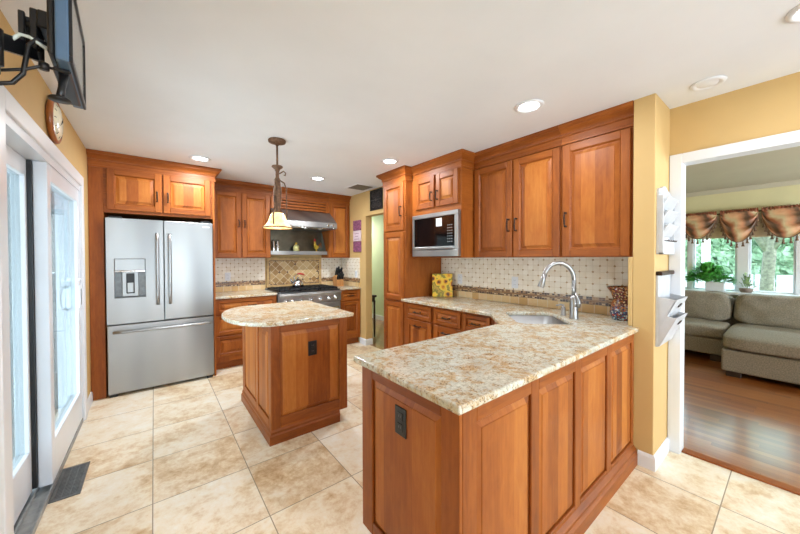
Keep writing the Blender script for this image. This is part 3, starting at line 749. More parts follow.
# hood
r = thing('range_hood', 'stainless under-cabinet range hood with slanted front above the range', 'range hood', (1.79, 4.75, 1.84))
b = MB(); b.prism([(5.02, 1.845), (5.02, 2.108), (4.715, 2.108), (4.47, 1.925), (4.465, 1.845)], 0, 1.34, 2.262, 'steel'); b.build('canopy', r, None, .004)
b = MB(); b.box((1.36, 4.50, 1.832), (2.242, 4.99, 1.846), 'grey_metal', .003); b.build('filter', r)
for xx in (2.10, 2.18):
    b = MB(); b.lathe([(0, -.02), (.018, -.018), (.021, 0), (0, 0)], (xx, 4.469, 1.885), 'chrome', 16, 'y'); b.build('knob', r)
for xx in (1.55, 1.79, 2.02):
    b = MB(); b.lathe([(0, 0), (.028, 0), (.028, .008), (0, .008)], (xx, 4.56, 1.824), 'white', 16); b.build('lamp_lens', r)
b = MB(); b.tube([(1.36, 4.46, 1.832), (2.24, 4.46, 1.832)], .006, 'chrome', 8)
for xx in (1.4, 2.2): b.tube([(xx, 4.46, 1.832), (xx, 4.475, 1.85)], .004, 'chrome', 6)
b.build('rail', r)
M['hood_back'] = plain('stainless_dark_reflection', (104, 102, 88), .3, .9, var=.12, scale=6)  # darker steel colour stands in for the dark surroundings it reflects
r = thing('warming_shelf', 'stainless back panel with a shelf under the range hood', 'shelf', (1.79, 4.95, 1.46))
b = MB(); b.box((1.345, 4.985, 1.44), (2.24, 5.01, 1.832), 'hood_back', .002); b.build('back_panel', r)
b = MB(); b.box((1.345, 4.79, 1.455), (2.24, 4.985, 1.478), 'steel', .003); b.box((1.345, 4.785, 1.44), (2.24, 4.79, 1.495), 'steel'); b.build('shelf', r)
for xx in (1.345, 2.236):
    b = MB(); b.prism([(4.985, 1.478), (4.82, 1.478), (4.975, 1.80), (4.985, 1.80)], 0, xx, xx+.004, 'steel'); b.build('bracket', r)
for x_, lb in ((1.425, 'tall steel shaker at the left end of the shelf under the hood'), (1.485, 'second tall steel shaker from the left on the shelf under the hood')):
    b = MB(); b.lathe([(0, 0), (.024, 0), (.025, .01), (.022, .13), (.020, .14), (.020, .165), (.012, .185), (0, .19)], (x_, 4.90, 1.479), 'chrome', 16); tag(b.build('spice_shaker', None, (x_, 4.90, 1.479)), lb, 'shaker')
t = thing('oil_bottle', 'white ceramic bottle with yellow pattern on the shelf under the hood', 'bottle', (1.765, 4.89, 1.479))
M['bottle'] = plain('white_ceramic_yellow_pattern', (226, 206, 140), .3, var=.25, scale=26)
M['yellow'] = plain('yellow_cap', (214, 180, 62), .4)
b = MB(); b.lathe([(0, 0), (.042, 0), (.046, .01), (.046, .085), (.036, .105), (.016, .115), (.014, .125), (0, .125)], (1.765, 4.89, 1.479), 'bottle', 20); b.build('body', t)
b = MB(); b.lathe([(0, .125), (.017, .125), (.017, .145), (.008, .155), (0, .157)], (1.765, 4.89, 1.479), 'yellow', 14); b.build('cap', t)
t = thing('rooster_figurine', 'small yellow rooster figurine with a red comb on the shelf under the hood', 'figurine', (2.10, 4.89, 1.479))
M['red'] = plain('red_glaze', (176, 40, 38), .35); M['brown'] = plain('brown_glaze', (150, 92, 46), .4, var=.3, scale=40)
b = MB(); b.lathe([(0, 0), (.030, 0), (.032, .012), (.012, .02), (.010, .05), (.03, .06), (.042, .085), (.03, .11), (0, .12)], (2.10, 4.89, 1.479), 'yellow', 16)
b.tube([(2.085, 4.88, 1.57), (2.065, 4.87, 1.615), (2.06, 4.865, 1.645), (2.05, 4.86, 1.655)], [.03, .02, .018, .008], 'yellow', 10); b.tube([(2.05, 4.86, 1.652), (2.03, 4.85, 1.648)], [.007, .001], 'brown', 6); b.build('body', t)
b = MB()
for k in range(4): b.tube([(2.13, 4.89, 1.565), (2.155+.008*k, 4.895, 1.605+.010*k), (2.185+.002*k, 4.9, 1.60-.02*k+.03), (2.19-.004*k, 4.9, 1.56-.012*k+.03)], [.014, .012, .009, .003], 'brown', 8)
b.build('tail', t)
b = MB(); b.cushion((2.045, 4.858, 1.65), (2.078, 4.872, 1.70), 'red', 4, 3); b.cushion((2.042, 4.855, 1.618), (2.056, 4.868, 1.645), 'red', 4, 2.5); b.build('comb', t)
# kettle
t = thing('kettle', 'polished steel kettle with a red handle on the range', 'kettle', (1.72, 4.70, .949))
kx, ky, kz = 1.72, 4.70, .949
b = MB(); b.lathe([(0, 0), (.075, 0), (.085, .01), (.082, .05), (.062, .095), (.035, .115), (.012, .12), (.012, .13), (.018, .138), (.012, .148), (0, .15)], (kx, ky, kz), 'chrome', 26); b.build('body', t)
b = MB(); b.tube([(kx-.06, ky, kz+.06), (kx-.095, ky-.005, kz+.09), (kx-.115, ky-.008, kz+.125)], [.022, .016, .012], 'chrome', 10); b.build('spout', t)
b = MB(); b.tube([(kx-.055, ky, kz+.09), (kx-.06, ky, kz+.15), (kx-.03, ky, kz+.185), (kx, ky, kz+.195)], .006, 'chrome', 8); b.build('handle_bracket', t)
b = MB(); b.tube([(kx-.01, ky, kz+.196), (kx+.03, ky, kz+.2), (kx+.075, ky, kz+.19), (kx+.1, ky, kz+.175)], [.010, .014, .014, .009], 'red', 10); b.build('handle', t)
# knife block
t = thing('knife_block', 'wooden knife block full of black-handled knives right of the range', 'knife block', (2.445, 4.78, .915))
M['block'] = wood('light_knife_block', False, .03, ((150, 96, 52), (172, 116, 66), (190, 134, 80), (206, 152, 96)))
b = MB(); b.prism([(4.72, .916), (4.86, .916), (4.91, 1.06), (4.80, 1.10), (4.72, 1.01)], 0, 2.385, 2.505, 'block', .004); b.build('block', t)
for i in range(4):
    for j in range(2):
        kx = 2.40+.030*i; y0, z0 = (4.745, 1.03) if j == 0 else (4.82, 1.085)
        b = MB(); L = .105+.022*((i+j) % 3) + .03*j
        d0 = Vector((0, -.45, .9)).normalized()
        p0 = Vector((kx, y0, z0)); b.tube([p0, p0+d0*L*.3, p0+d0*L*.9, p0+d0*L], [.013, .014, .017, .011], 'black', 8); b.build('knife_handle', t)

# ================================================================== SINK WALL RUN
c = thing('pantry_cabinet', 'tall narrow cherry pantry cabinet left of the microwave', 'cabinet', (2.58, 3.04, 0))
PX = 2.298; f_ = face_mx(PX)
b = MB(); b.box((PX, 2.817, .10), (2.887, 3.258, 2.30), 'wood_wide', .002); b.build('carcass', c)
b = MB(); b.box((PX+.06, 2.82, 0), (2.887, 3.25, .10), 'wood_h'); b.build('toe_kick', c)
framed(f_, 2.838, 3.235, 1.708, 2.283, c, hpos=(2.875, 1.93), hl=.12)
framed(f_, 2.838, 3.235, .878, 1.692, c)
framed(f_, 2.838, 3.235, .125, .862, c)
crown([(2.62, 3.258), (PX, 3.258), (PX, 2.817), (2.40, 2.817)], c)
c = thing('microwave_cabinet', 'cherry wall cabinet with two short doors holding the built-in microwave', 'cabinet', (2.63, 2.44, 1.39))
MX = 2.40; f_ = face_mx(MX)
b = MB(); b.box((MX, 2.067, 1.865), (2.887, 2.815, 2.30), 'wood_h', .002); b.box((MX, 2.067, 1.383), (2.887, 2.085, 1.865), 'wood_wide'); b.box((MX, 2.797, 1.383), (2.887, 2.815, 1.865), 'wood_wide'); b.box((MX, 2.085, 1.383), (2.887, 2.797, 1.395), 'wood_h'); b.box((2.84, 2.085, 1.395), (2.887, 2.797, 1.865), 'wood_h'); b.build('carcass', c)
framed(f_, 2.434, 2.75, 1.93, 2.278, c, hpos=(2.466, 2.05)); framed(f_, 2.095, 2.408, 1.93, 2.278, c, hpos=(2.377, 2.05))
crown([(MX, 2.79), (MX, 2.067), (2.60, 2.067)], c)
r = thing('microwave', 'built-in stainless microwave with black glass door', 'microwave', (2.6, 2.44, 1.40)); f_ = face_mx(MX)
b = MB(); b.box((MX+.002, 2.10, 1.402), (2.82, 2.79, 1.858), 'grey_metal'); b.build('body', r)
b = MB(f_)
for (u0, u1, v0, v1) in ((2.072, 2.765, 1.398, 1.468), (2.072, 2.765, 1.818, 1.862), (2.072, 2.12, 1.468, 1.818), (2.735, 2.765, 1.468, 1.818)): b.box((u0, v0, .0), (u1, v1, .045), 'steel', .004)
b.build('trim_frame', r)
b = MB(f_); b.box((2.12, 1.505, .0), (2.735, 1.818, .036), 'black_gloss', .003); d = b.build('door', r)
b = MB(f_); b.box((2.125, 1.470, .0), (2.73, 1.503, .05), 'steel', .008, 2); b.build('handle', d)
M['keys'] = plain('pale_key_print', (150, 152, 156), .4)
b = MB(f_)
for i in range(3):
    for j in range(7): b.box((2.155+.026*i, 1.545+.028*j, .035), (2.168+.026*i, 1.553+.028*j, .0368), 'keys')
b.build('keypad', d)
b = MB(f_); b.box((2.30, 1.715, .035), (2.385, 1.80, .037), 'white'); o = b.build('pale_patch', d); o['label'] = 'pale square patch on the glass'  # flat pale square set on the microwave door glass

UX = 2.592; f_ = face_mx(UX)
c = thing('wall_cabinet', 'two-door cherry wall cabinet between the microwave and the sink', 'cabinet', (2.74, 1.62, 1.385), 'cherry wall cabinets')
b = MB(); b.box((UX, 1.184, 1.383), (2.887, 2.065, 2.30), 'wood_wide', .002); b.build('carcass', c)
framed(f_, 1.62, 2.045, 1.388, 2.272, c, hpos=(1.65, 1.68), hl=.12); framed(f_, 1.192, 1.606, 1.388, 2.272, c, hpos=(1.575, 1.68), hl=.12)
crown([(UX, 2.065), (UX, 1.184)], c)
c = thing('wall_cabinet', 'single-door cherry wall cabinet above the sink beside the yellow column', 'cabinet', (2.74, .94, 1.385), 'cherry wall cabinets')
b = MB(); b.box((UX, .6905, 1.383), (2.887, 1.182, 2.30), 'wood_wide', .002); b.build('carcass', c)
framed(f_, .715, 1.172, 1.388, 2.272, c, hpos=(1.142, 1.68), hl=.12)
crown([(UX, 1.182), (UX, .6905)], c)

SX = 2.268; f_ = face_mx(SX)
for (y0, y1, d0, d1, lb) in ((2.325, 2.813, 2.345, 2.76, 'cherry drawer and door base cabinet next to the pantry'), (1.935, 2.323, 1.95, 2.31, 'cherry drawer and door base cabinet in the middle of the sink run'), (1.61, 1.933, 1.622, 1.92, 'cherry drawer and door base cabinet next to the corner sink')):
    c = thing('base_cabinet', lb, 'cabinet', (2.57, (y0+y1)/2, 0), 'cherry base cabinets')
    b = MB(); b.box((SX, y0, .10), (2.887, y1, .884), 'wood_wide', .002); b.build('carcass', c)
    b = MB(); b.box((SX+.06, y0, 0), (2.887, y1, .10), 'wood_h'); b.build('toe_kick', c)
    framed(f_, d0, d1, .715, .865, c, 'drawer', st=.036, hpos=((d0+d1)/2, .79), hv=False)
    framed(f_, d0, d1, .125, .698, c, hpos=((d0+d1)/2, .64), hv=False)
c = thing('base_cabinet', 'angled cherry corner base cabinet under the sink', 'cabinet', (2.5, 1.2, 0), 'cherry base cabinets')
b = MB()
pts = [(1.96, 1.262), (2.268, 1.57), (2.268, 1.608), (2.887, 1.608), (2.887, .722), (1.96, .722)]
n = len(pts)
for i in range(n):
    p, q = pts[i], pts[(i+1) % n]; b.add([(p[0], p[1], .1), (q[0], q[1], .1), (q[0], q[1], .884), (p[0], p[1], .884)], [(0, 1, 2, 3)], 'wood_wide')
b.add([(p[0], p[1], .1) for p in pts], [tuple(range(n))], 'wood_wide'); b.build('carcass', c)
q2 = Vector((1, 1, 0)).normalized(); n2 = Vector((-1, 1, 0)).normalized()
framed((Vector((1.965, 1.267, 0)), q2, n2), .0, .41, .125, .86, c, hpos=(.05, .6))
b = MB(); b.prism([(2.0, 1.22), (2.31, 1.53), (2.31, 1.6), (2.8, 1.6), (2.8, .8), (2.0, .8)], 2, 0, .1, 'wood_h'); b.build('toe_kick', c)

# peninsula
c = thing('peninsula_cabinet', 'long cherry peninsula base with raised panels and a dark outlet at its end', 'cabinet', (1.65, .97, 0))
EX = .790; EY = .690
b = MB(); b.box((EX, EY, .105), (1.958, 1.285, .884), 'wood_wide'); b.box((1.958, EY, .105), (2.526, .719, .884), 'wood_wide'); b.build('carcass', c)
b = MB(); b.box((EX+.06, EY+.01, 0), (1.958, 1.19, .105), 'wood_h'); b.build('toe_kick', c)
f_ = face_my(EY); w = .014
p = MB(f_)
stiles = [(.790, .866), (1.222, 1.284), (1.636, 1.700), (2.055, 2.122), (2.492, 2.528)]
for u0, u1 in stiles: p.box((u0, .10, 0), (u1, .884, w), 'wood_wide', .003)
for i in range(4):
    p.box((stiles[i][1], .816, 0), (stiles[i+1][0], .884, w), 'wood_h', .003); p.box((stiles[i][1], .10, 0), (stiles[i+1][0], .14, w), 'wood_h', .003)
p.build('back_frame', c)
def field(frame, u0, u1, v0, v1, hi, parent, name='raised_panel', mat='wood', m=.034):
    r_ = [(0, .0005), (.004, .002), (m*.85, hi-.003), (m*.9, hi)]
    V = []
    for d_, z in r_: V += [(u0+d_, v0+d_, z), (u1-d_, v0+d_, z), (u1-d_, v1-d_, z), (u0+d_, v1-d_, z)]
    Fc = [(k*4+i, k*4+(i+1) % 4, k*4+4+(i+1) % 4, k*4+4+i) for k in range(3) for i in range(4)] + [(12, 13, 14, 15)]
    q = MB(frame); q.add(V, Fc, mat); return q.build(name, parent)
for i in range(4): field(f_, stiles[i][1], stiles[i+1][0], .14, .816, .012, c)
fe = face_mx(EX)
p = MB(fe)
for u0, u1 in ((.676, .762), (1.198, 1.285)): p.box((u0, .105, 0), (u1, .884, w), 'wood_wide', .003)
p.box((.762, .828, 0), (1.198, .884, w), 'wood_h', .003); p.box((.762, .105, 0), (1.198, .165, w), 'wood_h', .003); p.build('end_frame', c)
field(fe, .762, 1.198, .165, .828, .012, c)
b = MB(); PB = [(0, 0), (.040, 0), (.040, .070), (.034, .078), (.030, .082), (.030, .098), (.022, .108), (.014, .118), (0, .118)]
b.sweep([(EX+.02, EY), (2.527, EY)], PB, 'wood_h'); b.build('base_molding', c)

# main L-shaped counter with sink cut-out
def sunk(u, v): return ((u+v)/math.sqrt(2), (u-v)/math.sqrt(2))
SU0, SU1, SV0, SV1 = 2.30, 2.79, .575, .955
outer = [(.742, .648), (2.527, .648), (2.527, .6905), (2.886, .6905), (2.886, 2.813), (2.225, 2.813), (2.225, 1.605), (1.93, 1.31), (.742, 1.31)]
def rrect(u0, u1, v0, v1, r, n=5):
    o = []
    for cu, cv, a0 in ((u1-r, v1-r, 0), (u0+r, v1-r, 90), (u0+r, v0+r, 180), (u1-r, v0+r, 270)):
        for k in range(n+1):
            a = math.radians(a0+90*k/n); o.append(sunk(cu+r*math.cos(a), cv+r*math.sin(a)))
    return o
inner = rrect(SU0, SU1, SV0, SV1, .06)
b = MB(); bm = b.bm; b.mi('granite')
ed = []
for loop in (outer, inner):
    vs = [bm.verts.new((x, y, .885)) for x, y in loop]
    for i in range(len(vs)): ed.append(bm.edges.new((vs[i], vs[(i+1) % len(vs)])))
res = bmesh.ops.triangle_fill(bm, use_beauty=True, use_dissolve=False, edges=ed)
fs = [g for g in bm.faces]
ext = bmesh.ops.extrude_face_region(bm, geom=fs)
bmesh.ops.translate(bm, verts=[g for g in ext['geom'] if isinstance(g, bmesh.types.BMVert)], vec=(0, 0, .03))
o = b.build('countertop', None, None, .008); tag(o, 'long L-shaped granite countertop running from the pantry over the peninsula', 'countertop', 'granite countertops')
# sink
b = MB(); L0 = rrect(SU0-.012, SU1+.012, SV0-.012, SV1+.012, .065); L1 = rrect(SU0+.004, SU1-.004, SV0+.004, SV1-.004, .06); L2 = rrect(SU0+.012, SU1-.012, SV0+.012, SV1-.012, .06); L3 = rrect(SU0+.05, SU1-.05, SV0+.05, SV1-.05, .05)
n = len(L0); V = [(x, y, .8845) for x, y in L0] + [(x, y, .8845) for x, y in L1] + [(x, y, .71) for x, y in L2] + [(x, y, .69) for x, y in L3]
Fc = [(k*n+i, k*n+(i+1) % n, (k+1)*n+(i+1) % n, (k+1)*n+i) for k in range(3) for i in range(n)] + [tuple(3*n+i for i in range(n))]
b.add(V, Fc, 'steel', True)
t = thing('sink', 'undermount stainless steel corner sink set in the granite', 'sink', (2.4, 1.25, .69)); o = b.build('basin', t); sm = o.modifiers.new('shell', 'SOLIDIFY'); sm.thickness = .003
dx, dy = sunk(2.545, .77); b = MB(); b.lathe([(0, .012), (.03, .012), (.042, .002), (.042, 0), (0, 0)], (dx, dy, .690), 'chrome', 20); b.build('drain', t)
# faucet
fx_, fy_ = 2.515, 1.055
t = thing('faucet', 'tall brushed steel gooseneck faucet behind the corner sink', 'faucet', (fx_, fy_, .915))
dv = Vector((-.66, .75, 0)).normalized()
b = MB(); b.lathe([(0, 0), (.034, 0), (.034, .006), (.030, .012), (.029, .06), (.030, .11), (.027, .15), (.017, .18), (0, .18)], (fx_, fy_, .915), 'nickel', 22); b.build('body', t)
b = MB(); B0 = Vector((fx_, fy_, .915)); pts = [B0+Vector((0, 0, .16)), B0+Vector((0, 0, .295))]; R_ = .108
for k in range(13):
    a = PI*k/12*.93; pts.append(B0+Vector((0, 0, .295+R_*math.sin(a)*1.2)) + dv*(R_-R_*math.cos(a)))
b.tube(pts, .0160, 'nickel', 14); b.build('spout', t)
e0 = pts[-1]; dd = (pts[-1]-pts[-2]).normalized()
b = MB(); b.tube([e0-dd*.01, e0+dd*.03, e0+dd*.085, e0+dd*.09], [.0175, .0185, .024, .022], 'nickel', 14); b.build('spray_head', t)
sd = Vector((.45, -.5, 0)).normalized()
sd = Vector((-.35, -.9, 0)).normalized()
b = MB(); hp = B0+Vector((0, 0, .105)); b.tube([hp, hp+sd*.035], .018, 'nickel', 12); b.tube([hp+sd*.036+Vector((0, 0, -.012)), hp+sd*.045+Vector((0, 0, .02)), hp+sd*.03+Vector((0, 0, .06))+dv*-.0, hp+sd*.012+Vector((0, 0, .10))], [.017, .016, .012, .007], 'nickel', 10); b.build('handle', t)
px_, py_ = 2.60, 1.172
t = thing('soap_dispenser', 'short steel soap dispenser left of the faucet', 'soap dispenser', (px_, py_, .915))
b = MB(); b.lathe([(0, 0), (.022, 0), (.022, .005), (.017, .010), (.016, .065), (.011, .07), (0, .07)], (px_, py_, .915), 'nickel', 16); b.build('body', t)
b = MB(); b.tube([(px_, py_, .978), (px_, py_, .995), (px_-.015, py_+.018, .999), (px_-.035, py_+.04, .992)], [.008, .009, .008, .006], 'nickel', 8); b.build('nozzle', t)
# vase
def mosaic_mat():
    g = G('mosaic_glass'); P = g.obj(); v = g.voro(g.vec(*P[:3]), 90); z = P[2]
    hs = g.n('ShaderNodeSeparateXYZ'); g.t.links.new(v.outputs['Color'], hs.inputs[0]); q = hs.outputs[0]
    hi = g.ramp(q, [(0, (88, 44, 30)), (.25, (150, 84, 44)), (.5, (190, 130, 70)), (.65, (120, 50, 60)), (.85, (200, 170, 130))], 'CONSTANT')
    lo = g.ramp(q, [(0, (60, 60, 110)), (.25, (70, 120, 150)), (.45, (176, 72, 60)), (.65, (190, 200, 205)), (.85, (96, 60, 50))], 'CONSTANT')
    f = g.ramp(z, [(.06, (0, 0, 0)), (.13, (255, 255, 255))]); c = g.mix(f, lo, hi)
    e = g.n('ShaderNodeTexVoronoi', feature='DISTANCE_TO_EDGE'); g.put(e.inputs['Vector'], g.vec(*P[:3])); e.inputs['Scale'].default_value = 90
    c = g.mix(g.math('LESS_THAN', e.outputs['Distance'], .06), c, (70, 44, 34)); return g.out(c, .15, 0, .3)
M['mosaic'] = mosaic_mat()
b = MB(); b.shell([(.0005, .012), (.052, .012), (.068, .055), (.062, .10), (.046, .155), (.060, .20), (.088, .238), (.091, .246), (.095, .243), (.066, .20), (.052, .155), (.068, .10), (.074, .055), (.062, .006), (.056, 0), (.0005, 0)], (2.745, .815, .915), 'mosaic', 28)
tag(b.build('mosaic_vase', None, (2.745, .815, .915)), 'flared mosaic glass vase on the counter behind the yellow column', 'vase')
# sunflower board
def sunflower():
    g = G('sunflower_print'); P = g.obj(); p = g.vec(P[0], P[1], P[2]); v = g.voro(p, 13)
    d = v.outputs['Distance']; nz = g.noise(p, 55, 3)
    dd_ = g.math('ADD', d, g.math('MULTIPLY', g.math('SUBTRACT', nz, .5), .35))
    c = g.ramp(dd_, [(.0, (72, 40, 18)), (.22, (104, 58, 20)), (.27, (214, 120, 20)), (.42, (248, 196, 44)), (.58, (250, 214, 70)), (.66, (120, 120, 40)), (.8, (200, 160, 60))])
    return g.out(c, .35)
M['sunflower'] = sunflower()
A0 = Vector((2.655, 2.745, .917)); A1 = Vector((2.835, 2.585, .917)); u_ = (A1-A0).normalized(); nn = Vector((-u_.y*-1, -u_.x, 0)); nn = Vector((u_.y, -u_.x, 0)).normalized(); nn = nn if nn.x < 0 else -nn
t = thing('sunflower_board', 'square yellow board printed with sunflowers leaning beside the pantry', 'decorative board', tuple((A0+A1)/2))
def slant(u0, u1, v0, v1, w0, w1, m, nm, bev=.004):
    q = MB(); q.box((u0, v0, w0), (u1, v1, w1), m, bev); tl = -.16
    for v_ in q.bm.verts:
        uu, vv, ww = v_.co; v_.co = A0+u_*uu+Vector((0, 0, 1))*(vv*math.cos(tl)) + nn*(ww+vv*math.sin(tl))
    return q.build(nm, t)
slant(0, .241, 0, .277, .03, .048, 'sunflower', 'board')

# ================================================================== ISLAND
c = thing('island_cabinet', 'small cherry kitchen island base with paneled sides and dark outlet', 'cabinet', (.97, 2.88, 0))
IX0, IX1, IY0, IY1 = .684, 1.300, 2.414, 3.34
b = MB(); b.box((IX0, IY0, .10), (IX1-.005, IY1, .882), 'wood_wide'); b.build('carcass', c)
b = MB(); b.box((IX0, IY0, 0), (1.225, IY1, .10), 'wood_h'); b.build('plinth', c)
f_ = face_my(IY0); p = MB(f_)
for u0, u1 in ((.670, .738), (1.228, 1.303)): p.box((u0, .09, 0), (u1, .882, w), 'wood_wide', .003)
p.box((.738, .822, 0), (1.228, .882, w), 'wood_h', .003); p.box((.738, .09, 0), (1.228, .185, w), 'wood_h', .003); p.build('front_frame', c)
field(f_, .738, 1.228, .185, .822, .012, c)
f_ = face_mx(IX0); p = MB(f_)
for u0, u1 in ((2.414, 2.47), (2.775, 2.835), (3.255, 3.34)): p.box((u0, .09, 0), (u1, .882, w), 'wood_wide', .003)
for u0, u1 in ((2.47, 2.775), (2.835, 3.255)): p.box((u0, .822, 0), (u1, .882, w), 'wood_h', .003); p.box((u0, .09, 0), (u1, .16, w), 'wood_h', .003)
p.build('side_frame', c)
field(f_, 2.47, 2.775, .16, .822, .012, c); field(f_, 2.835, 3.255, .16, .822, .012, c)
IB = [(0, 0), (.030, 0), (.030, .062), (.026, .070), (.022, .074), (.022, .090), (.016, .100), (.013, .108), (0, .108)]
b = MB(); b.sweep([(IX0, IY1), (IX0, IY0), (1.225, IY0)][::1], IB, 'wood_h'); b.build('base_molding', c)
fx1 = fr((IX1-.005, 0, 0), (0, 1, 0), (1, 0, 0))
framed(fx1, 2.43, 2.875, .11, .86, c, hpos=(2.83, .6)); framed(fx1, 2.88, 3.325, .11, .86, c, hpos=(2.92, .6))
# top: straight right side, bowed left
pts = [(1.338, 2.338), (1.338, 3.365)]
y0, y1, xc = 2.352, 3.452, .70
for k in range(21):
    t_ = k/20; ang = PI/2+PI*t_
    pts.append((.73+.30*math.cos(ang)*1.0, 2.8515+.5135*math.sin(ang)))
b = MB(); b.prism(pts, 2, .885, .917, 'granite'); tag(b.build('countertop', None, None, .008), 'granite island top with a rounded left end', 'countertop', 'granite countertops')

# ================================================================== OUTLETS, VENTS
def outlet(frame, u, v, label, m, group, dark=False):
    t = thing('outlet', label, 'outlet', tuple(frame[0]+frame[1]*u+Vector((0, 0, v))), group)
    b = MB(frame); b.box((u-.036, v-.058, .0005), (u+.036, v+.058, .006), m, .003); b.build('cover_plate', t)
    for s_ in (-1, 1):
        b = MB(frame); b.box((u-.017, v+s_*.022-.016, .006), (u+.017, v+s_*.022+.016, .0085), m, .003)
        for q in (-.006, .006): b.box((u+q-.0012, v+s_*.022-.004, .0085), (u+q+.0012, v+s_*.022+.006, .0088), 'grey_metal' if dark else 'black')
        b.build('socket', t)
outlet(face_mx(EX-.012), .985, .722, 'dark bronze outlet on the end panel of the peninsula', 'black', 'dark outlets', True)
outlet(face_my(IY0-.012), .992, .663, 'dark bronze outlet on the front panel of the island', 'black', 'dark outlets', True)
outlet(face_mx(2.879), 1.775, 1.13, 'white outlet on the tile backsplash left of the faucet', 'white', 'white outlets')
outlet(face_mx(2.879), 2.50, 1.13, 'white outlet on the tile next to the sunflower board', 'white', 'white outlets')
outlet(face_my(5.019), .825, 1.125, 'white outlet on the tile next to the refrigerator', 'white', 'white outlets')
outlet(face_mx(2.621), 4.50, 1.12, 'white outlet on the side wall tile right of the knife block', 'white', 'white outlets')
t = thing('floor_register', 'grey metal heating vent in the tile floor by the patio door', 'vent', (-.42, 2.785, 0))
b = MB()
for (x0, x1, y0, y1) in ((-.485, -.355, 2.60, 2.622), (-.485, -.355, 2.948, 2.97), (-.485, -.467, 2.622, 2.948), (-.373, -.355, 2.622, 2.948)): b.box((x0, y0, .0), (x1, y1, .006), 'grey_metal', .002)
b.build('frame', t)
b = MB(); b.box((-.467, 2.622, .0002), (-.373, 2.948, .0012), 'black'); b.build('duct', t)
b = MB()
for k in range(20): b.box((-.467, 2.627+.016*k, .001), (-.373, 2.637+.016*k, .005), 'grey_metal')
for xx in (-.44, -.405): b.box((xx, 2.622, .001), (xx+.004, 2.948, .0055), 'grey_metal')
b.build('grille', t)
t = thing('ceiling_vent', 'dark louvered vent in the ceiling near the hall opening', 'vent', (2.4, 4.0, H))
b = MB()
for (x0, x1, y0, y1) in ((2.24, 2.57, 3.82, 3.85), (2.24, 2.57, 4.15, 4.18), (2.24, 2.27, 3.85, 4.15), (2.54, 2.57, 3.85, 4.15)): b.box((x0, y0, H-.008), (x1, y1, H), 'ceiling', .002)
b.build('frame', t)
b = MB(); b.box((2.27, 3.85, H-.003), (2.54, 4.15, H-.0005), 'black'); b.build('duct', t)
b = MB()
for k in range(9): b.prism([(3.86+.032*k, H-.004), (3.88+.032*k, H-.010), (3.883+.032*k, H-.009), (3.863+.032*k, H-.003)], 0, 2.27, 2.54, 'grey_metal')
b.build('louvers', t)

# ================================================================== LIGHTS (fixtures)
def can(x, y, label, on=True, r_=.075, power=11):
    t = thing('recessed_light', label, 'ceiling light', (x, y, H), 'recessed ceiling lights')
    b = MB(); b.shell([(r_-.014, -.003), (r_+.006, -.013), (r_+.020, -.006), (r_+.022, -.0005), (r_-.014, -.0005)], (x, y, H), 'white', 32); b.build('trim_ring', t)
    b = MB()
    if on:
        b.lathe([(0, -.0045), (r_*.6, -.0045), (r_-.013, -.0035), (r_-.013, -.001), (0, -.001)], (x, y, H), 'lamp', 28); b.build('lens', t)
        light('bulb', 'AREA', (0, 0, -.016), (0, 0, -1), power, (.93, .96, 1), .13, None, t)
    else:
        b.lathe([(0, -.014), (r_*.5, -.013), (r_*.8, -.006), (r_, -.003), (r_, -.001), (0, -.001)], (x, y, H), 'white', 28); b.build('lens', t)
for x, y, lb in ((2.053, 1.161, 'lit recessed ceiling light in front of the sink wall cabinets'), (2.02, 2.74, 'lit recessed ceiling light in front of the pantry'), (1.70, 3.9, 'lit recessed ceiling light in front of the range hood'), (.393, 3.87, 'lit recessed ceiling light in front of the refrigerator cabinet'), (2.20, -.05, 'lit recessed ceiling light above the tile floor by the living room opening')): can(x, y, lb, power=5 if y < 0 else (7 if y < 2 else (11 if y < 3 else 15)))
can(2.639, .346, 'unlit recessed ceiling light next to the yellow column', False, .06)

px, py = .869, 2.862
t = thing('pendant_light', 'bronze pendant lamp with an amber bell shade above the island', 'pendant lamp', (px, py, H))
b = MB(); b.lathe([(0, 0), (.070, 0), (.075, -.010), (.066, -.016), (.072, -.022), (.05, -.030), (.02, -.038), (.012, -.05), (0, -.05)], (px, py, H), 'rust', 24); b.build('canopy', t)
b = MB(); b.tube([(px, py, H-.045), (px, py, 2.17)], .0085, 'rust', 10); b.build('rod', t)
b = MB(); b.lathe([(0, 2.205), (.045, 2.20), (.048, 2.19), (.024, 2.17), (.017, 2.15), (.016, 2.10), (.026, 2.08), (.034, 1.98), (.033, 1.90), (.026, 1.83), (.036, 1.79), (0, 1.785)][::-1], (px, py, 0), 'rust', 16); b.build('stem', t)
b = MB(); s_ = [(px+.012, py-.02, 2.13), (px+.045, py-.03, 2.155), (px+.062, py-.035, 2.14), (px+.058, py-.034, 2.118), (px+.046, py-.03, 2.122)]; b.tube(s_, .0055, 'rust', 8); b.tube([(px+.02, py-.02, 2.07), (px+.05, py-.033, 2.05), (px+.066, py-.036, 2.0), (px+.068, py-.036, 1.80), (px+.070, py-.036, 1.74)], .0055, 'rust', 8)
b.tube([(px-.03, py-.02, 1.93), (px-.036, py-.04, 1.85), (px-.055, py-.06, 1.75), (px-.06, py-.09, 1.675)], .0065, 'rust', 8); b.build('scroll_arm', t)
b = MB(); b.shell([(.022, 1.790), (.046, 1.784), (.062, 1.765), (.072, 1.735), (.082, 1.705), (.102, 1.676), (.122, 1.658), (.120, 1.652), (.098, 1.669), (.077, 1.700), (.067, 1.732), (.057, 1.760), (.043, 1.777), (.022, 1.783)], (px, py, 0), 'alabaster', 32); b.build('shade', t)
b = MB(); b.shell([(.121, 1.660), (.127, 1.656), (.127, 1.648), (.121, 1.650)], (px, py, 0), 'rust', 32); b.build('rim', t)
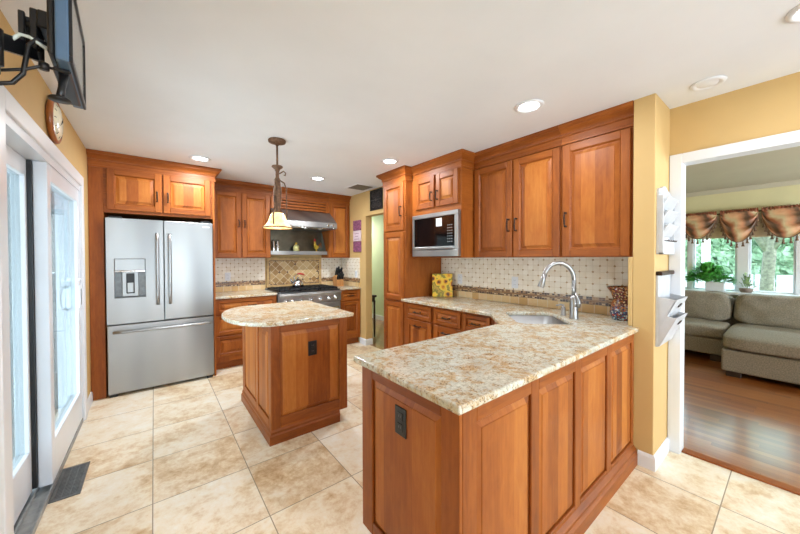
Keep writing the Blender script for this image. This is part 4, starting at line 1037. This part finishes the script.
light('bulb', 'POINT', (0, 0, 1.715-H), (0, 0, -1), 8, (1, .78, .48), .03, None, t)
# ceiling light added outside the view to brighten the hall
t = thing('added_hall_light', 'added round frosted flush light on the hall ceiling, out of view', 'ceiling light', (3.4, 6.4, H))
b = MB(); b.lathe([(0, -.09), (.08, -.08), (.14, -.04), (.15, 0), (0, 0)], (3.4, 6.4, H), 'lamp', 24); b.build('bowl', t)
light('bulb', 'AREA', (0, 0, -.12), (0, 0, -1), 16, (1, .96, .86), .3, None, t)

# ================================================================== WALL DECOR
M['purple'] = plain('plum_floral_print', (126, 76, 104), .6, var=.35, scale=30); M['pale_sign'] = plain('pale_sign_field', (216, 198, 206), .6)
t = thing('wall_plaque', 'narrow plum and white three-panel wall plaque on the yellow wall', 'plaque', (2.61, 4.465, 1.48)); f_ = face_mx(2.632)
for z0, z1, m in ((1.485, 1.655, 'purple'), (1.66, 1.83, 'pale_sign'), (1.835, 2.0, 'purple')):
    b = MB(f_); b.box((4.35, z0, .0), (4.582, z1, .022), m, .004); b.build('panel', t)
b = MB(f_)
for k, (a, l) in enumerate(((.05, .13), (.07, .1), (.04, .15))): b.box((4.35+a, 1.78-.045*k, .022), (4.35+a+l, 1.787-.045*k, .0225), 'purple')
b.build('script_lines', t)
t = thing('wall_grille', 'square black scrollwork wall ornament near the ceiling above the hall opening', 'wall ornament', (2.61, 3.905, 2.1))
b = MB(f_); 
for (a0, a1, z0, z1) in ((3.745, 4.07, 2.105, 2.125), (3.745, 4.07, 2.39, 2.41), (3.745, 3.765, 2.125, 2.39), (4.05, 4.07, 2.125, 2.39)): b.box((a0, z0, 0), (a1, z1, .018), 'iron', .003)
b.build('frame', t)
b = MB(f_); b.box((3.76, 2.12, .0), (4.055, 2.395, .004), 'black'); b.build('backing', t)
b = MB(f_); M['grille_hi'] = plain('worn_black_iron', (92, 86, 84), .5, .3)
for sx in (-1, 1):
    for sy in (-1, 1):
        pts = []
        for k in range(22):
            a = k/21*3.2*PI*.8; rr_ = .055*(1-k/26); pts.append((3.907+sx*(.068+rr_*math.cos(a)), 2.257+sy*(.062+rr_*math.sin(a)), .012))
        b.tube(pts, .0055, 'grille_hi', 6)
b.tube([(3.907, 2.125, .012), (3.907, 2.39, .012)], .005, 'grille_hi', 6); b.tube([(3.765, 2.257, .012), (4.05, 2.257, .012)], .005, 'grille_hi', 6)
b.lathe([(0, 0), (.02, 0), (.02, .02), (0, .02)], (3.907, 2.257, 0.0), 'grille_hi', 12, 'z'); b.build('scrollwork', t)
M['rack'] = plain('white_rack_paint', (196, 198, 202), .5, var=.03)
# mail racks on the stub face y = .57
f_ = face_my(.57)
t = thing('letter_rack', 'white wooden letter rack with scalloped top and hooks on the column', 'letter rack', (2.71, .55, 1.4))
b = MB(f_); b.box((2.56, 1.40, 0), (2.86, 1.80, .012), 'rack', .002)
top = [(2.56, 1.80)] + [(2.71-.15*math.cos(PI*k/14), 1.80+.05*math.sin(PI*k/14)+.008*math.sin(PI*k/14*5)) for k in range(15)]
b.prism(top[1:], 2, 0, .012, 'rack'); b.build('back_board', t)
for xx in (2.56, 2.848):
    b = MB(f_); b.box((xx, 1.40, .012), (xx+.012, 1.78, .036), 'rack', .002); b.build('side', t)
for k in range(3):
    b = MB(f_); z0 = 1.52+.088*k; b.add([(2.572, z0, .014), (2.848, z0, .014), (2.848, z0+.078, .056), (2.572, z0+.078, .056), (2.572, z0, .020), (2.848, z0, .020), (2.848, z0+.074, .062), (2.572, z0+.074, .062)], [(0, 1, 2, 3), (4, 5, 6, 7), (0, 1, 5, 4), (2, 3, 7, 6), (0, 3, 7, 4), (1, 2, 6, 5)], 'rack'); b.build('pocket', t)
b = MB(f_); b.box((2.56, 1.40, .012), (2.86, 1.412, .036), 'rack', .002); b.box((2.572, 1.412, .012), (2.848, 1.50, .034), 'rack', .002); b.build('shelf', t)
for k in range(6):
    b = MB(f_); xx = 2.60+.045*k; b.tube([(xx, 1.488, .034), (xx, 1.486, .050), (xx, 1.494, .054)], .003, 'bronze', 6); b.build('hook', t)
t = thing('magazine_rack', 'white wall rack with two angled pockets below the letter rack', 'magazine rack', (2.71, .54, .8))
b = MB(f_); b.box((2.555, .80, 0), (2.868, 1.262, .014), 'rack', .002); b.build('back_board', t)
b = MB(f_); b.box((2.55, 1.262, .0), (2.872, 1.288, .035), 'bronze', .006, 2); b.build('rail', t)
for z0, z1 in ((.915, 1.125), (.805, 1.012)):
    b = MB(f_); d_ = .098; e_ = .001 if z0 < .9 else 0
    for xx in (2.555+e_, 2.858-e_): b.prism([(z0, .014), (z1, .014), (z1-.02, d_), (z1-.03, d_)], 0, xx, xx+.010, 'rack') if False else b.add([(xx, z0, .014), (xx, z1, .014), (xx, z1-.015, d_), (xx, z1-.025, d_), (xx+.01, z0, .014), (xx+.01, z1, .014), (xx+.01, z1-.015, d_), (xx+.01, z1-.025, d_)], [(0, 1, 2, 3), (4, 5, 6, 7), (0, 1, 5, 4), (1, 2, 6, 5), (2, 3, 7, 6), (3, 0, 4, 7)], 'rack')
    b.add([(2.555, z0, .014), (2.868, z0, .014), (2.868, z1-.015, d_), (2.555, z1-.015, d_), (2.555, z0, .022), (2.868, z0, .022), (2.868, z1-.013, d_+.008), (2.555, z1-.013, d_+.008)], [(0, 1, 2, 3), (4, 5, 6, 7), (0, 1, 5, 4), (1, 2, 6, 5), (2, 3, 7, 6), (3, 0, 4, 7)], 'rack')
    q = b.build('pocket', t)
    h = MB(f_); zz = z1-.06; ww = .022+(d_-.014)*(zz-z0)/(z1-.015-z0)+.006; pts = [(2.71+.03*math.cos(2*PI*k/12), zz+.014*math.sin(2*PI*k/12), ww+.008*math.sin(2*PI*k/12)) for k in range(13)]; h.tube(pts, .0025, 'bronze', 6); h.build('label_holder', q)
# clock on the left wall
t = thing('wall_clock', 'round wood-rimmed wall clock above the patio door', 'clock', (-.495, 2.87, 2.24))
M['clock_rim'] = plain('honey_wood_rim', (150, 84, 34), .3, var=.15, coat=.4); M['dial'] = plain('ivory_dial', (240, 232, 206), .25)
b = MB(); b.lathe([(0, 0), (.120, 0), (.134, .008), (.138, .018), (.134, .028), (.124, .034), (.118, .032), (.114, .024), (0, .024)], (-.4945, 2.87, 2.24), 'clock_rim', 40, 'x'); b.build('rim', t)
b = MB(); b.lathe([(0, .0242), (.114, .0242), (.112, .030), (.085, .042), (.05, .048), (0, .050)], (-.4945, 2.87, 2.24), 'dial', 36, 'x')
for k in range(12): a = 2*PI*k/12; b.tube([(-.4945+.0405, 2.87+.088*math.cos(a), 2.24+.088*math.sin(a)), (-.4945+.0345, 2.87+.102*math.cos(a), 2.24+.102*math.sin(a))], .0022, 'black', 6)
b.build('dial', t); b = MB(); b.tube([(-.443, 2.87, 2.24), (-.449, 2.92, 2.28)], .003, 'black', 6); b.tube([(-.442, 2.87, 2.24), (-.453, 2.81, 2.185)], .0025, 'black', 6); b.build('hands', t)

# ================================================================== TELEVISION ON ARM
t = thing('television', 'small black television on a swivel wall arm, seen from its side', 'television', (-.21, 1.6, 1.98))
N0 = Vector((-.196, 1.39, 0)); N1 = Vector((-.216, 1.80, 0)); tu = (N1-N0).normalized(); tn = Vector((tu.y, -tu.x, 0)); 
ft = (N0.copy(), tu, tn); TW = (N1-N0).length; Z0, Z1 = 1.987, 2.262
M['tv_side'] = plain('blue_grey_plastic', (86, 112, 140), .3, var=.05); M['screen'] = plain('grey_screen', (120, 122, 120), .12, var=.03)
b = MB(ft); b.box((0, Z0, -.032), (TW, Z1, 0), 'tv_side', .006, 2); b.build('housing', t)
b = MB(ft); b.prism([(.02, Z0+.02), (TW-.02, Z0+.02), (TW-.02, Z1-.02), (.02, Z1-.02)], 2, -.05, -.032, 'black', .006); b.build('back_cover', t)
b = MB(ft)
for (u0, u1, v0, v1) in ((0, TW, Z0, Z0+.02), (0, TW, Z1-.016, Z1), (0, .012, Z0+.02, Z1-.016), (TW-.012, TW, Z0+.02, Z1-.016)): b.box((u0, v0, -.002), (u1, v1, .006), 'black', .002)
b.build('bezel', t)
b = MB(ft); b.box((.012, Z0+.02, -.001), (TW-.012, Z1-.016, .002), 'screen'); b.build('screen', t)
b = MB(ft); b.box((.06, Z0-.012, -.045), (TW-.06, Z0, -.004), 'black', .004)
b.build('speaker_bar', t)
b = MB(ft); cu = .085
b.tube([(cu, Z0-.008, -.022), (cu-.012, Z0-.06, -.026), (cu-.02, Z0-.097, -.03)], [.012, .009, .010], 'black', 10); b.build('foot_neck', t)
fp = N0+tu*(cu-.02)+tn*-.03; b = MB(); b.lathe([(0, .006), (.022, .006), (.026, .002), (.026, -.003), (0, -.004)], (fp.x, fp.y, Z0-.100), 'black', 22); b.build('foot_disc', t)
a = thing('television_mount', 'black articulated wall arm and cables holding the small television', 'wall mount', (-.495, 1.45, 2.1))
def bar(p, q, w_, h_, m, mb):
    p, q = Vector(p), Vector(q); d_ = (q-p); L = d_.length; d_ = d_/L; s2 = Vector((0, 0, 1)).cross(d_).normalized(); u2 = d_.cross(s2)
    V = [p+s2*i*w_/2+u2*j*h_/2 for i, j in ((-1, -1), (1, -1), (1, 1), (-1, 1))] + [q+s2*i*w_/2+u2*j*h_/2 for i, j in ((-1, -1), (1, -1), (1, 1), (-1, 1))]
    mb.add(V, [(0, 1, 2, 3), (4, 5, 6, 7), (0, 1, 5, 4), (1, 2, 6, 5), (2, 3, 7, 6), (3, 0, 4, 7)], m)
b = MB(); b.box((-.285, 1.50, 2.122), (-.2585, 1.62, 2.178), 'black', .004); b.box((-.304, 1.52, 2.06), (-.286, 1.60, 2.186), 'black', .003)
b.box((-.330, 1.53, 2.060), (-.316, 1.545, 2.172), 'black', .002); b.box((-.330, 1.585, 2.060), (-.316, 1.60, 2.172), 'black', .002); b.box((-.330, 1.545, 2.15), (-.304, 1.585, 2.165), 'black', .002); b.box((-.330, 1.545, 2.10), (-.304, 1.585, 2.115), 'black', .002)
b.tube([(-.295, 1.56, 2.04), (-.295, 1.56, 2.10)], .016, 'black', 12); b.build('bracket', a)
b = MB(); bar((-.300, 1.545, 2.055), (-.345, 1.40, 2.0), .018, .045, 'black', b); b.tube([(-.345, 1.40, 1.93), (-.345, 1.40, 2.03)], .017, 'black', 12); b.tube([(-.345, 1.40, 1.925), (-.345, 1.40, 1.905)], .010, 'black', 10)
bar((-.345, 1.40, 1.975), (-.478, 1.50, 1.975), .018, .045, 'black', b); b.build('arm', a)
b = MB(); b.box((-.494, 1.44, 1.88), (-.476, 1.56, 2.10), 'black', .003); b.build('wall_plate', a)
b = MB()
b.tube([(-.253, 1.46, 2.052), (-.275, 1.45, 2.056), (-.292, 1.45, 2.03), (-.298, 1.45, 1.985), (-.304, 1.45, 1.94), (-.325, 1.45, 1.906), (-.36, 1.45, 1.892), (-.42, 1.46, 1.90), (-.478, 1.48, 1.93)], .0062, 'black', 8)
b.tube([(-.240, 1.47, 1.985), (-.262, 1.45, 1.98), (-.30, 1.45, 1.955), (-.348, 1.45, 1.935), (-.478, 1.47, 1.95)], .0045, 'black', 8)
b.lathe([(0, 0), (.012, 0), (.012, .02), (0, .02)], (-.262, 1.455, 1.97), 'black', 10); b.build('cable', a)
b = MB(); b.tube([(-.245, 1.47, 2.035), (-.272, 1.45, 2.045), (-.290, 1.45, 2.056), (-.309, 1.45, 2.056), (-.328, 1.45, 2.03), (-.347, 1.45, 1.99), (-.40, 1.45, 1.955), (-.478, 1.46, 1.97)], .0052, 'cable_white', 8); o = b.build('cable', a); o['label'] = 'white cable'

# ================================================================== HALL
t = thing('console_table', 'dark wooden console table just inside the hall opening', 'table', (2.98, 4.72, 0))
M['dark_wood'] = plain('espresso_wood', (48, 34, 28), .35, var=.2, scale=20)
b = MB(); b.box((2.77, 4.55, .70), (3.06, 5.45, .735), 'dark_wood', .006); b.build('table_top', t)
b = MB(); b.box((2.79, 4.58, .62), (3.04, 5.42, .70), 'dark_wood', .003); b.build('apron', t)
for xx in (2.79, 3.015):
    for yy in (4.57, 5.40):
        b = MB(); b.lathe([(0, 0), (.011, 0), (.016, .1), (.02, .35), (.016, .55), (.022, .64), (0, .64)], (xx+.012, yy+.012, 0), 'dark_wood', 12); b.build('leg', t)

# ================================================================== LIVING ROOM
t = thing('sectional_sofa', 'grey tweed sectional sofa with a chaise under the living room window', 'sofa', (6.0, .5, 0))
fb = 'fabric'
b = MB(); b.box((5.80, .57, .09), (6.66, 2.6, .30), fb, .02, 3); b.build('base', t)
b = MB(); b.box((5.20, -.52, .06), (6.66, .548, .31), fb, .02, 3); b.build('chaise_base', t)
b = MB(); b.cushion((5.17, -.52, .315), (6.40, .552, .475), fb, 14, 9, .004, .08, 1); b.build('chaise_cushion', t)
b = MB(); b.cushion((5.77, .572, .30), (6.40, 1.58, .47), fb, 12, 8, .006, .10, 2); b.build('seat_cushion', t)
b = MB(); b.cushion((5.77, 1.59, .30), (6.40, 2.55, .47), fb, 12, 8, .006, .10, 3); b.build('seat_cushion', t)
b = MB(); b.box((6.50, -.55, .30), (6.68, 2.6, .78), fb, .03, 3); b.build('back_frame', t)
for k, (y0, y1) in enumerate(((-.53, .545), (.57, 1.56), (1.58, 2.52))):
    b = MB(); b.cushion((6.28, y0, .46), (6.56, y1, .875), fb, 16, 6, .022, .0, 4+k*3); b.build('back_cushion', t)
for (xx, yy) in ((5.25, .45), (5.25, -.45), (5.86, .66), (5.86, 2.5), (6.58, -.45), (6.58, 2.5)):
    b = MB(); b.box((xx-.04, yy-.06, .004), (xx+.04, yy+.06, .09), 'dark_wood', .004); b.build('leg', t)
# planter
def leaf_blob(mb, base, n, spread, hgt, size, m, seed, droop=.5):
    rg = random.Random(seed)
    for k in range(n):
        a = rg.uniform(0, 2*PI); rad = rg.uniform(.1, 1); tip = base+Vector((math.cos(a)*rad*spread[0], math.sin(a)*rad*spread[1], hgt*(1-.75*rad**2)*rg.uniform(.5, 1.1)))
        d_ = (tip-base).normalized(); s2 = d_.cross(Vector((0, 0, 1))).normalized(); L = size*rg.uniform(.7, 1.3)
        p0 = tip-d_*L*.5; p1 = tip+d_*L*.1+s2*L*.28+Vector((0, 0, .01)); p2 = tip+d_*L*.6-Vector((0, 0, L*droop*.5)); p3 = tip+d_*L*.1-s2*L*.28+Vector((0, 0, .01)); pm = tip+d_*L*.1
        mb.add([p0, p1, p2, p3, pm], [(0, 1, 4), (1, 2, 4), (2, 3, 4), (3, 0, 4)], m)
t = thing('potted_plant', 'bushy green plant in a white planter on the living room window sill', 'plant', (6.815, .79, .86))
b = MB(); b.box((6.745, .685, .861), (6.885, .895, 1.0), 'white', .012, 2); b.build('planter', t)
b = MB(); leaf_blob(b, Vector((6.80, .87, .985)), 330, (.085, .27), .27, .13, 'leaf', 5); leaf_blob(b, Vector((6.80, .87, .97)), 130, (.09, .29), .15, .13, 'leaf', 6)
for k in range(14): b.tube([(6.815, .79, .99), (6.815+random.uniform(-.08, .08), .79+random.uniform(-.15, .15), 1.09)], .004, 'leaf', 5)
b.build('foliage', t)
t = thing('succulent_pot', 'small succulent in a grey-brown bowl on the sill right of the big plant', 'plant', (6.82, .47, .86))
M['clay'] = plain('grey_brown_clay', (140, 122, 110), .7); M['succ'] = plain('pale_green_leaf', (136, 160, 118), .5, var=.3)
b = MB(); b.lathe([(0, .001), (.055, .001), (.07, .03), (.075, .06), (.065, .06), (.06, .045), (0, .045)], (6.82, .47, .86), 'clay', 20); b.build('bowl', t)
b = MB(); leaf_blob(b, Vector((6.82, .46, .905)), 46, (.055, .085), .23, .055, 'succ', 11, .2); b.tube([(6.82, .46, .905), (6.82, .45, 1.0), (6.82, .44, 1.05)], .004, 'succ', 6); b.build('foliage', t)
# shade behind the valance
b = MB(); b.box((6.915, -.7, 1.67), (6.93, 1.68, 2.02), 'paint_cream', .004); M['shade'] = plain('cream_shade_cloth', (222, 208, 184), .8)
b.mats[:] = ['shade']; tag(b.build('window_shade'), 'cream pleated shade drawn up behind the swags', 'shade')
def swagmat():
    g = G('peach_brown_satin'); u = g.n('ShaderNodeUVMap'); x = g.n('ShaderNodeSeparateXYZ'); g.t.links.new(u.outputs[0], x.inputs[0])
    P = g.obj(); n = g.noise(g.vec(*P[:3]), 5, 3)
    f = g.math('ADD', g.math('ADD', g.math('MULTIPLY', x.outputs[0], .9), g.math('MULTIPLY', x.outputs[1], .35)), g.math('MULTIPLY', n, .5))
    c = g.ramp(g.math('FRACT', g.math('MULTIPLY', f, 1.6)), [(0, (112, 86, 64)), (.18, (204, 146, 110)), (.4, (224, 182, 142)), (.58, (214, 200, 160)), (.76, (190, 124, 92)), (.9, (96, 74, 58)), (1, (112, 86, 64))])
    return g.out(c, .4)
M['swag'] = swagmat(); M['ruffle'] = plain('rust_brown_ruffle', (150, 92, 66), .6, var=.4, scale=18); M['tassel'] = plain('brown_tassel_thread', (118, 92, 72), .7, var=.2)
def swag(y1, y0, drop, label):
    t = thing('valance_swag', label, 'valance', (6.84, (y0+y1)/2, 2.04), 'swag valances')
    nu, nv = 26, 22; bm = bmesh.new(); uvl = bm.loops.layers.uv.new('UVMap'); V = {}
    def dep(s): return drop*(1-abs(2*s-1)**2.3)**.72+.05
    for i in range(nu+1):
        for j in range(nv+1):
            s_, v_ = i/nu, j/nv
            pin = 1-.10*math.sin(PI*v_)*(abs(2*s_-1))
            y = (y0+y1)/2+(s_-.5)*(y1-y0)*(1.0-.08*v_*(1-abs(2*s_-1)))
            z = 2.05-dep(s_)*v_
            ph = v_*6.2+.5*math.sin(3*s_)
            x = 6.85-.06*math.sin(PI*s_)*(.4+v_)-.024*math.sin(ph*2.9)*(.25+.75*math.sin(PI*s_))
            V[i, j] = bm.verts.new((x, y, z))
    for i in range(nu):
        for j in range(nv):
            f = bm.faces.new((V[i, j], V[i+1, j], V[i+1, j+1], V[i, j+1])); f.smooth = True
            for lp, (a_, b_) in zip(f.loops, ((i, j), (i+1, j), (i+1, j+1), (i, j+1))): lp[uvl].uv = (a_/nu, b_/nv)
    edge = [V[i, nv].co.copy() for i in range(nu+1)]
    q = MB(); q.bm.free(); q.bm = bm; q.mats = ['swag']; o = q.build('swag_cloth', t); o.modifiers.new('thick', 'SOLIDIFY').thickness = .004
    r_ = MB(); pts = []
    n = 40
    V2 = []; F2 = []
    for k in range(n+1):
        y = y0+(y1-y0)*k/n; wv = .014*math.sin(k*1.9)+.008*math.sin(k*4.3)
        for x_, z_ in ((6.83+wv, 2.03), (6.815+wv*1.5, 2.055), (6.83+wv, 2.088+.012*math.sin(k*2.7)), (6.85+wv, 2.07), (6.868, 2.045)): V2.append((x_, y, z_))
    for k in range(n):
        for j in range(4): F2.append((k*5+j, k*5+j+1, k*5+6+j, k*5+5+j))
    r_.add(V2, F2, 'ruffle', True); r_.build('ruffle', t)
    tr_ = MB(); tr_.tube([p+Vector((-.004, 0, 0)) for p in edge], .005, 'tassel', 6); tr_.build('braid', t)
    # tassels evenly along the hem
    acc = 0; nxt = .03
    for k in range(nu):
        L = (edge[k+1]-edge[k]).length
        while nxt <= acc+L:
            p = edge[k].lerp(edge[k+1], (nxt-acc)/L); m = MB(); m.lathe([(0, 0), (.006, -.004), (.004, -.022), (.011, -.028), (.012, -.040), (.008, -.046), (.018, -.084), (0, -.084)], (p.x-.004, p.y, p.z), 'tassel', 8); m.build('tassel', t); nxt += .066
        acc += L
swag(1.20, .785, .33, 'leftmost peach and brown swag valance, above the plant, cut by the door casing')
swag(.750, .362, .40, 'middle peach and brown swag valance hanging between the two windows')
swag(.332, -.12, .36, 'rightmost peach and brown swag valance, above the tree trunk window')
b = MB(); b.tube([(6.893, -.75, 2.045), (6.893, 1.7, 2.045)], .010, 'bronze', 10); b.lathe([(0, 0), (.012, 0), (.02, .02), (.012, .04), (0, .045)], (6.893, 1.7, 2.045), 'bronze', 12, 'y')
for yy in (-.6, 1.6): b.box((6.875, yy, 2.035), (6.95, yy+.02, 2.055), 'bronze')
tag(b.build('curtain_rod'), 'thin curtain rod carrying the swag valances', 'curtain rod')
